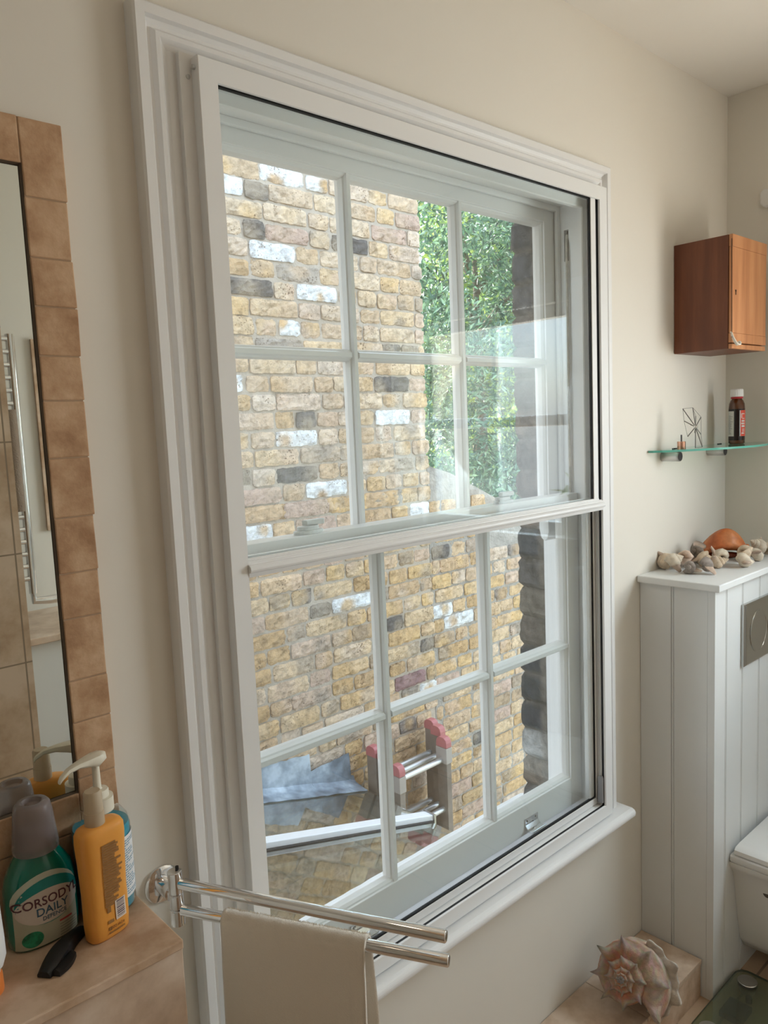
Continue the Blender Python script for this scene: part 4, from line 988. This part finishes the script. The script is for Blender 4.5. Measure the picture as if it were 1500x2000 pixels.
def shell_mat(name, bs=.35):
    m = mat(name, rough=.6); at = nd(m, 'ShaderNodeAttribute'); at.attribute_name = 'tone'
    c = coords(m); n = nd(m, 'ShaderNodeTexNoise', Scale=60, Detail=5); lk(m, c, n.inputs['Vector'])
    r = ramp(m, n.outputs[0], [(.3, (.78, .76, .74)), (.7, (1.12, 1.1, 1.08))]); mx = nd(m, 'ShaderNodeMix', data_type='RGBA', blend_type='MULTIPLY'); mx.inputs[0].default_value = 1
    lk(m, at.outputs['Color'], mx.inputs[6]); lk(m, r, mx.inputs[7]); lk(m, mx.outputs[2], m.node_tree.nodes['Principled BSDF'].inputs['Base Color'])
    n2 = nd(m, 'ShaderNodeTexNoise', Scale=160, Detail=5); lk(m, c, n2.inputs['Vector']); bump(m, n2.outputs[0], bs, .002); return m
M_SHELL = shell_mat('sea_shell')
def tone_of(a, b): return lambda g, f, th, R: mix3(a, b, .5+.5*math.sin(th*7+f*2))
CREAM = tone_of((.72, .60, .46), (.62, .48, .34)); PALE = tone_of((.78, .70, .58), (.70, .60, .47)); GREY = tone_of((.26, .22, .20), (.36, .31, .27)); DKS = tone_of((.17, .14, .12), (.30, .25, .21)); PINK = tone_of((.70, .55, .45), (.60, .43, .33))
def put_shell(mesh_mb, loc, axis, spin, size, label, group=None, name='sea_shell', mat_=None):
    """axis: where the apex points; lowest point set down on the surface"""
    a = Vector(axis).normalized(); q = a.to_track_quat('Z', 'Y').to_matrix() @ Matrix.Rotation(spin, 3, 'Z')
    vs = [q @ (Vector(v)*size) for v in mesh_mb.v]; c = sum(vs, Vector())/len(vs); zmin = min(v.z for v in vs)
    L = Vector(loc); m2 = MB(); m2.add([(v.x-c.x+L.x, v.y-c.y+L.y, v.z-zmin+L.z) for v in vs], mesh_mb.f, mesh_mb.c if mesh_mb.c[0] else None)
    return build(name, m2, mat_ or M_SHELL, label=label, cat='shell', group=group, smooth=True, angle=70)
kinds = {}
kinds['whelk'] = dict(turns=5, k=1.75, R0=1, spread=1.75, ribs=9, rib=.16, canal=.5)
kinds['smooth'] = dict(turns=4, k=2.3, R0=1, spread=1.2, ribs=3, rib=0, tube_r=.62, canal=.6)
kinds['plaited'] = dict(turns=6, k=1.55, R0=1, spread=2.3, ribs=12, rib=.22, canal=.3)
kinds['worn'] = dict(turns=3, k=2.4, R0=1, spread=1.3, ribs=5, rib=.05, tube_r=.6, canal=.7)
GRP = 'sea shells along the cabinet top'
SH = [('whelk', CREAM, (1.882, .975), (-1, -.4, .1), 0.3, .026, 'ribbed tan whelk shell at the far left end of the row on the cabinet'),
      ('whelk', PALE, (1.900, .943), (.7, -.6, .35), 2.0, .0235, 'pale ribbed whelk shell second from the left, its spire up to the right'),
      ('smooth', PINK, (1.950, .975), (-.6, .6, .2), 1.0, .026, 'rounded buff shell behind the pale whelks beside the wall'),
      ('whelk', PINK, (1.946, .938), (.9, -.5, -.1), 3.2, .024, 'buff whelk shell between the pale whelk and the cluster middle, mouth to the right'),
      ('worn', DKS, (1.998, .948), (-.9, .3, .1), 2.2, .028, 'dark grey brown shell lying between the buff shell and the orange conch'),
      ('plaited', PALE, (2.045, .962), (.9, .2, .25), 4.0, .021, 'cream spired shell resting against the left edge of the orange conch'),
      ('worn', GREY, (1.862, .900), (-1, -.3, 0), 3.9, .0225, 'worn grey shell with a hole, frontmost left of the two grey shells'),
      ('worn', GREY, (1.913, .872), (1, -.2, .0), 1.7, .023, 'worn grey shell with an open mouth, right of the other grey one'),
      ('whelk', CREAM, (1.966, .898), (-.6, -.7, .2), 1.2, .0245, 'cream ribbed whelk shell behind the right hand grey shell'),
      ('plaited', CREAM, (1.992, .868), (.5, -.8, .3), .4, .0205, 'tan pleated shell in the middle front of the row'),
      ('whelk', PALE, (2.034, .892), (.8, .3, .1), 5.1, .025, 'large pale whelk shell just in front of the orange conch'),
      ('smooth', PALE, (2.023, .843), (-.5, .8, .0), 4.1, .0245, 'smooth cream rounded shell in front below the conch'),
      ('plaited', CREAM, (2.078, .838), (.95, -.3, .2), 2.6, .0230, 'plump pleated shell right of the smooth cream one'),
      ('plaited', PALE, (2.185, .868), (-.8, .4, .5), 3.3, .0240, 'cream pleated shell right of the orange conch'),
      ('whelk', PINK, (2.222, .920), (.4, .3, .8), 1.1, .0240, 'pinkish buff whelk standing tall among the right hand shells'),
      ('smooth', PALE, (2.142, .832), (.7, -.7, .1), .6, .0235, 'smooth pale shell lying alone at the front right of the row'),
      ('plaited', CREAM, (2.240, .850), (.9, .1, .1), 5.5, .0240, 'tan pleated shell at the far right end of the row')]
for i, (kd, tn, (x, y), ax, sp_in, s_, lab_) in enumerate(SH):
    put_shell(shell_mesh(tone=tn, seed=i, n_t=22, n_sec=12, **kinds[kd]), (x, y, CT), ax, sp_in, s_*.86, lab_, GRP)
# big orange helmet shell
oc = thing('orange_conch', (2.118, .928, CT), 'large glossy orange helmet shell lying mouth forward among the small shells', 'shell')
b = MB(); rg, cs = [], []; NU, NV = 40, 22
for i in range(NU+1):
    t = i/NU; x = -.068+.136*t
    e = max(.02, math.sin(PI*min(1, max(0, t**.85)))**.55); hgt = .070*(math.sin(PI*t**1.25)**.62 if 0 < t < 1 else 0)+.004
    ring = []
    for j in range(NV):
        a = PI*.09+PI*.86*j/(NV-1)        # from the front lip, over the back, down to the surface behind
        yy = -.036*e*math.cos(a)*(1.15 if a < .6 else 1); zz = .012+hgt*max(-.2, math.sin(a))**1.0
        if j == 0: yy += .016; zz -= .005
        ring.append((x, yy, zz)); v = (.52, .13, .035)
        g_ = .5+.5*math.sin(9*t+2*math.sin(a*2)); cs.append(mix3(v, (.68, .30, .12), .55*g_) if j < NV*.62 else mix3((.42, .30, .22), (.6, .45, .34), g_))
    rg.append(ring)
A = Matrix.Rotation(-.90, 3, 'Z')
b.add([tuple(A @ Vector(p)+Vector((2.118, .928, CT))) for r_ in rg for p in r_], [(i*NV+j, i*NV+j+1, (i+1)*NV+j+1, (i+1)*NV+j) for i in range(NU) for j in range(NV-1)], cs)
mo_ = shell_mat('orange_shell', .15); mo_.node_tree.nodes['Principled BSDF'].inputs['Roughness'].default_value = .25
ob = build('outer_shell', b, mo_, oc, smooth=True, angle=180)
md = ob.modifiers.new('thick', 'SOLIDIFY'); md.thickness = .003
def cblob(name, c, r, colr, seed=0, lump=.06, ridges=0):
    R = random.Random(seed); mb = MB(); rg = []
    for j in range(15):
        a = PI*j/14+1e-3*(j == 0)-1e-3*(j == 14); rg.append([tuple(A @ Vector((c[0]+r[0]*math.sin(a)*math.cos(t)*(1+lump*R.uniform(-1, 1)), c[1]+r[1]*math.sin(a)*math.sin(t), c[2]+r[2]*math.cos(a)*(1+(.12*math.sin(ridges*t) if ridges else 0))))+Vector((2.118, .928, CT))) for t in [2*PI*k/20 for k in range(20)]])
    mb.rings(rg); mb.c = [colr]*len(mb.v); return build(name, mb, mo_, oc, smooth=True, angle=90)
cblob('mouth_shade', (-.002, -.004, .0115), (.050, .018, .010), (.16, .035, .015))  # dark blob standing in for the shaded hollow of the mouth
b = MB().tube([tuple(A @ Vector(p)+Vector((2.118, .928, CT))) for p in ((.030, -.052, .006), (.046, -.044, .016), (.056, -.034, .028), (.060, -.020, .040))], [.006, .010, .0105, .006], 14); b.c = [(.60, .18, .06)]*len(b.v)
tl_ = build('toothed_lip', b, mo_, oc, smooth=True)
for k in range(6):
    t = k/5; p = A @ Vector((.033+.020*t, -.040+.014*t, .010+.022*t))+Vector((2.118, .928, CT))
    b = MB().tube([p+Vector((-.005, -.001, 0)), p+Vector((.005, -.002, .001))], [.0012, .0020], 8); b.c = [(.30, .07, .03)]*len(b.v); build('tooth', b, mo_, tl_)
b = MB().tube([tuple(A @ Vector(p)+Vector((2.118, .928, CT))) for p in ((-.070, -.016, .007), (-.056, -.034, .010), (-.036, -.043, .008))], [.003, .007, .004], 12); b.c = [(.58, .17, .06)]*len(b.v); build('curled_lip', b, mo_, oc, smooth=True)

# large queen conch on the plinth: flared lip, knobbly spire facing the room
def ctone(g, f, th, R):
    base = mix3((.44, .17, .085), (.36, .24, .17), .5+.5*math.sin(f*5+th*2.1))
    sh = math.exp(-((f-.95)/.32)**2); base = mix3(base, (.54, .48, .40), sh*.65)             # pale knobbed shoulder
    if math.cos(8*th) > .5: base = mix3(base, (.30, .27, .25), sh*.7)
    if 2.0 < f < 3.0: base = mix3(base, (.16, .08, .05), .75)                                 # dark suture
    if f > 5.2 or f < .3: base = mix3(base, (.62, .55, .46), .65)
    if g < .12: base = mix3(base, (.30, .31, .32), .8)                                        # grey worn tip
    if g > .80: base = mix3(base, (.58, .50, .42), min(1, (g-.80)*4)*.6)
    return tuple(x*R.uniform(.85, 1.15) for x in base)
lc = thing('queen_conch', (1.46, .905, -1.395), 'large knobbly conch shell with a pink brown spire and pale flared lip on the plinth', 'shell')
cm_ = shell_mesh(turns=5.0, k=1.82, R0=1, sq=.72, tube_r=.54, spread=1.02, ribs=8, rib=.05, knob=.50, n_sec=36, n_t=56, flare=.10, canal=1.6, tone=ctone, seed=3)
ax = Vector((-.90, -.17, .40)).normalized()                       # the spire points up into the room
er = Vector((.545, -.838, 0)); er = (er-ax*er.dot(ax)).normalized(); eu = ax.cross(er).normalized()
TH = 5.0*2*PI; end = math.radians(-45)                            # angle at which the outer whorl ends, measured from er towards eu
def shell_to_world(v, S, C):
    # local angle of a point is -theta; turn so that theta = TH lands on 'end'
    a = end+TH; x = v[0]*math.cos(a)-v[1]*math.sin(a); y = v[0]*math.sin(a)+v[1]*math.cos(a)
    return C+(er*x+eu*y+ax*v[2])*S
S = .080; C_ = Vector((1.456, .864, -1.262))
vs = [shell_to_world(Vector(v), S, C_) for v in cm_.v]; zmin = min(v.z for v in vs); ymax = max(v.y for v in vs)
C_ += Vector((0, min(0, .992-ymax), -1.3945-zmin))
vs = [shell_to_world(Vector(v), S, C_) for v in cm_.v]
b = MB(); b.add([tuple(v) for v in vs], cm_.f, cm_.c)
M_CON = shell_mat('conch_shell', .9); build('spire_body', b, M_CON, lc, smooth=True, angle=180)
# flared lip: a ruffled sheet springing from the outer whorl
R6 = random.Random(6); NA, NR = 46, 9; vs, cs = [], []
for i in range(NA+1):
    t = i/NA; a = math.radians(60-125*t); k0 = 1.82**(-(1-t)*125/360)
    r0 = S*k0*1.0; ruf = .006*math.sin(t*23)+.004*math.sin(t*41+1)
    wid = .040*math.sin(PI*min(1, .12+t*.86))**.6
    for j in range(NR+1):
        f = j/NR; r = r0+wid*f+ruf*f; lift_ = -1.0*S*k0-.015*f+.016*f*f+ruf*1.2*f*f
        p = C_+(er*math.cos(a)+eu*math.sin(a))*r+ax*lift_
        p.z = max(p.z, -1.3935); p.y = min(p.y, .990)
        vs.append(tuple(p)); g_ = .5+.5*math.sin(a*34+f*2)
        cs.append(mix3(mix3((.46, .38, .31), (.66, .60, .52), g_*.8), (.68, .62, .54), f*.6))
b = MB(); b.add(vs, [(i*(NR+1)+j, i*(NR+1)+j+1, (i+1)*(NR+1)+j+1, (i+1)*(NR+1)+j) for i in range(NA) for j in range(NR)], cs)
lp = build('flared_lip', b, M_CON, lc, smooth=True, angle=180); md = lp.modifiers.new('thick', 'SOLIDIFY'); md.thickness = .0045; md.offset = 1

# ------------------------------------------------------------------ bathroom scales
bs_ = thing('bathroom_scales', (1.79, .655, -1.5), 'square glass bathroom scales with a steel foot disc and dark display by the toilet', 'scales')
def rrect(x0, x1, y0, y1, r, n=8):
    o = []
    for cx_, cy2, a0 in ((x1-r, y1-r, 0), (x0+r, y1-r, 90), (x0+r, y0+r, 180), (x1-r, y0+r, 270)):
        for k in range(n+1): a = math.radians(a0+90*k/n); o.append((cx_+r*math.cos(a), cy2+r*math.sin(a)))
    return o
gl = MB(); pl = rrect(1.635, 1.935, .495, .795, .03); n = len(pl)
gl.add([(x, y, z) for z in (-1.478, -1.472) for x, y in pl], [tuple(range(n-1, -1, -1)), tuple(range(n, 2*n))]); gl.k = 1
gl.add([(x, y, z) for z in (-1.478, -1.472) for x, y in pl], [(i, (i+1) % n, n+(i+1) % n, n+i) for i in range(n)])
build('glass_platform', gl, [glass_mat('scales_glass', (.66, .76, .64), 2.0, .06), mat('dark_glass_edge', (.02, .06, .05), .1)], bs_)
for x, y in ((1.895, .757), (1.675, .757), (1.895, .533), (1.675, .533)):
    build('foot_disc', MB().lathe((x, y, 0), [(.018, -1.5), (.020, -1.485), (.024, -1.4795), (.024, -1.4785)], 32).lathe((x, y, 0), [(.024, -1.4715), (.0225, -1.4700), (.018, -1.4705), (.010, -1.4700)], 32), M_STEEL, bs_, smooth=True, angle=30)
build('display', MB().box(1.755, 1.822, .715, .770, -1.494, -1.4785), mat('display_dark', (.02, .022, .02), .15), bs_, bevel=.002)
build('button', MB().lathe((1.85, .735, 0), [(.008, -1.492), (.008, -1.4785)], 20), MATS['display_dark'], bs_)

# small white fitting high on the right wall
build('wall_sensor', MB().prism([(.868, .560), (.890, .556), (.900, .566), (.900, .596), (.890, .604), (.868, .600)], 'x', XR-.022, XR-.0005), MATS['white_plastic'], label='small white plastic fitting high on the right wall above the wooden box', cat='fitting', bevel=.003)

# ------------------------------------------------------------------ far side of the room, seen in the wall mirror
pr2 = struct('wall_pier', MB().box(.02, .655, -.28, -.20, -1.5, CEIL-.001), M_TRAVL)
m = noisy('pier_tile', [(.36, (.50, .34, .22)), (.5, (.62, .45, .31)), (.64, (.72, .55, .41))], scale=10, rough=.45, bs=.1); tile_joints(m, .3, .3, plane='xz', size=.0025, off=0)
pr2.data.materials[0] = m
tr2 = thing('towel_radiator', (.66, YB+.06, -.475), 'chrome ladder towel radiator on the far wall, seen in the mirror', 'radiator')
for x in (.800, .36): build('upright', MB().tube([(x, YB+.075, -.49), (x, YB+.075, .335)], .0135, 16), M_CHROME, tr2, smooth=True)
for k in range(20):
    z = -.44+.040*k
    if k in (6, 13): continue
    build('rung', MB().tube([(.36+.445*q, YB+.075+.02*math.sin(PI*q), z) for q in [i/8 for i in range(9)]], .0085, 10), M_CHROME, tr2, smooth=True)
build('valve', MB().tube([(.800, YB+.075, -.49), (.800, YB+.075, -.515), (.845, YB+.075, -.520), (.872, YB+.075, -.520)], [.010, .012, .014, .015], 14), M_CHROME, tr2, smooth=True)
tag_ = MB(); rg = []
for i in range(9):
    q = i/8; rg.append([(.70+.09*q, YB+.098+.006*math.sin(q*9)-.0*h, .10-h) for h in (0, .08, .16, .24, .32)]+[(.70+.09*q, YB+.103+.006*math.sin(q*9), .10-h) for h in (.32, .24, .16, .08, 0)])
build('hand_towel', tag_.rings(rg), noisy('brown_towel', [(.3, (.33, .25, .19)), (.7, (.42, .33, .26))], scale=8, rough=.95, bs=.5, bscale=300), label='brown hand towel hanging on the towel radiator', cat='towel', smooth=True)
nc = thing('tiled_niche', (1.12, YB, -.30), 'tile bordered wall panel beside the towel radiator, seen in the mirror', 'niche')
build('niche_border', MB().frame(.885, 1.36, -.30, .330, [(0, YB+.001), (0, YB+.012), (.032, YB+.012), (.032, YB+.001)]), M_TRAV, nc)
build('niche_panel', MB().box(.917, 1.328, YB+.001, YB+.006, -.268, .298), mat('panel_white', (.80, .79, .76), .4), nc)
bt = thing('bath', (1.2, -.49, -1.5), 'white panelled bath with a tiled surround along the far wall', 'bath')
build('bath_panel', MB().box(.66, 1.75, -.325, -.31, -1.5, -.582), M_PANEL, bt)
build('tiled_surround', MB().box(.66, 1.77, YB+.001, -.29, -.582, -.562), M_TRAVL, bt, bevel=.002)
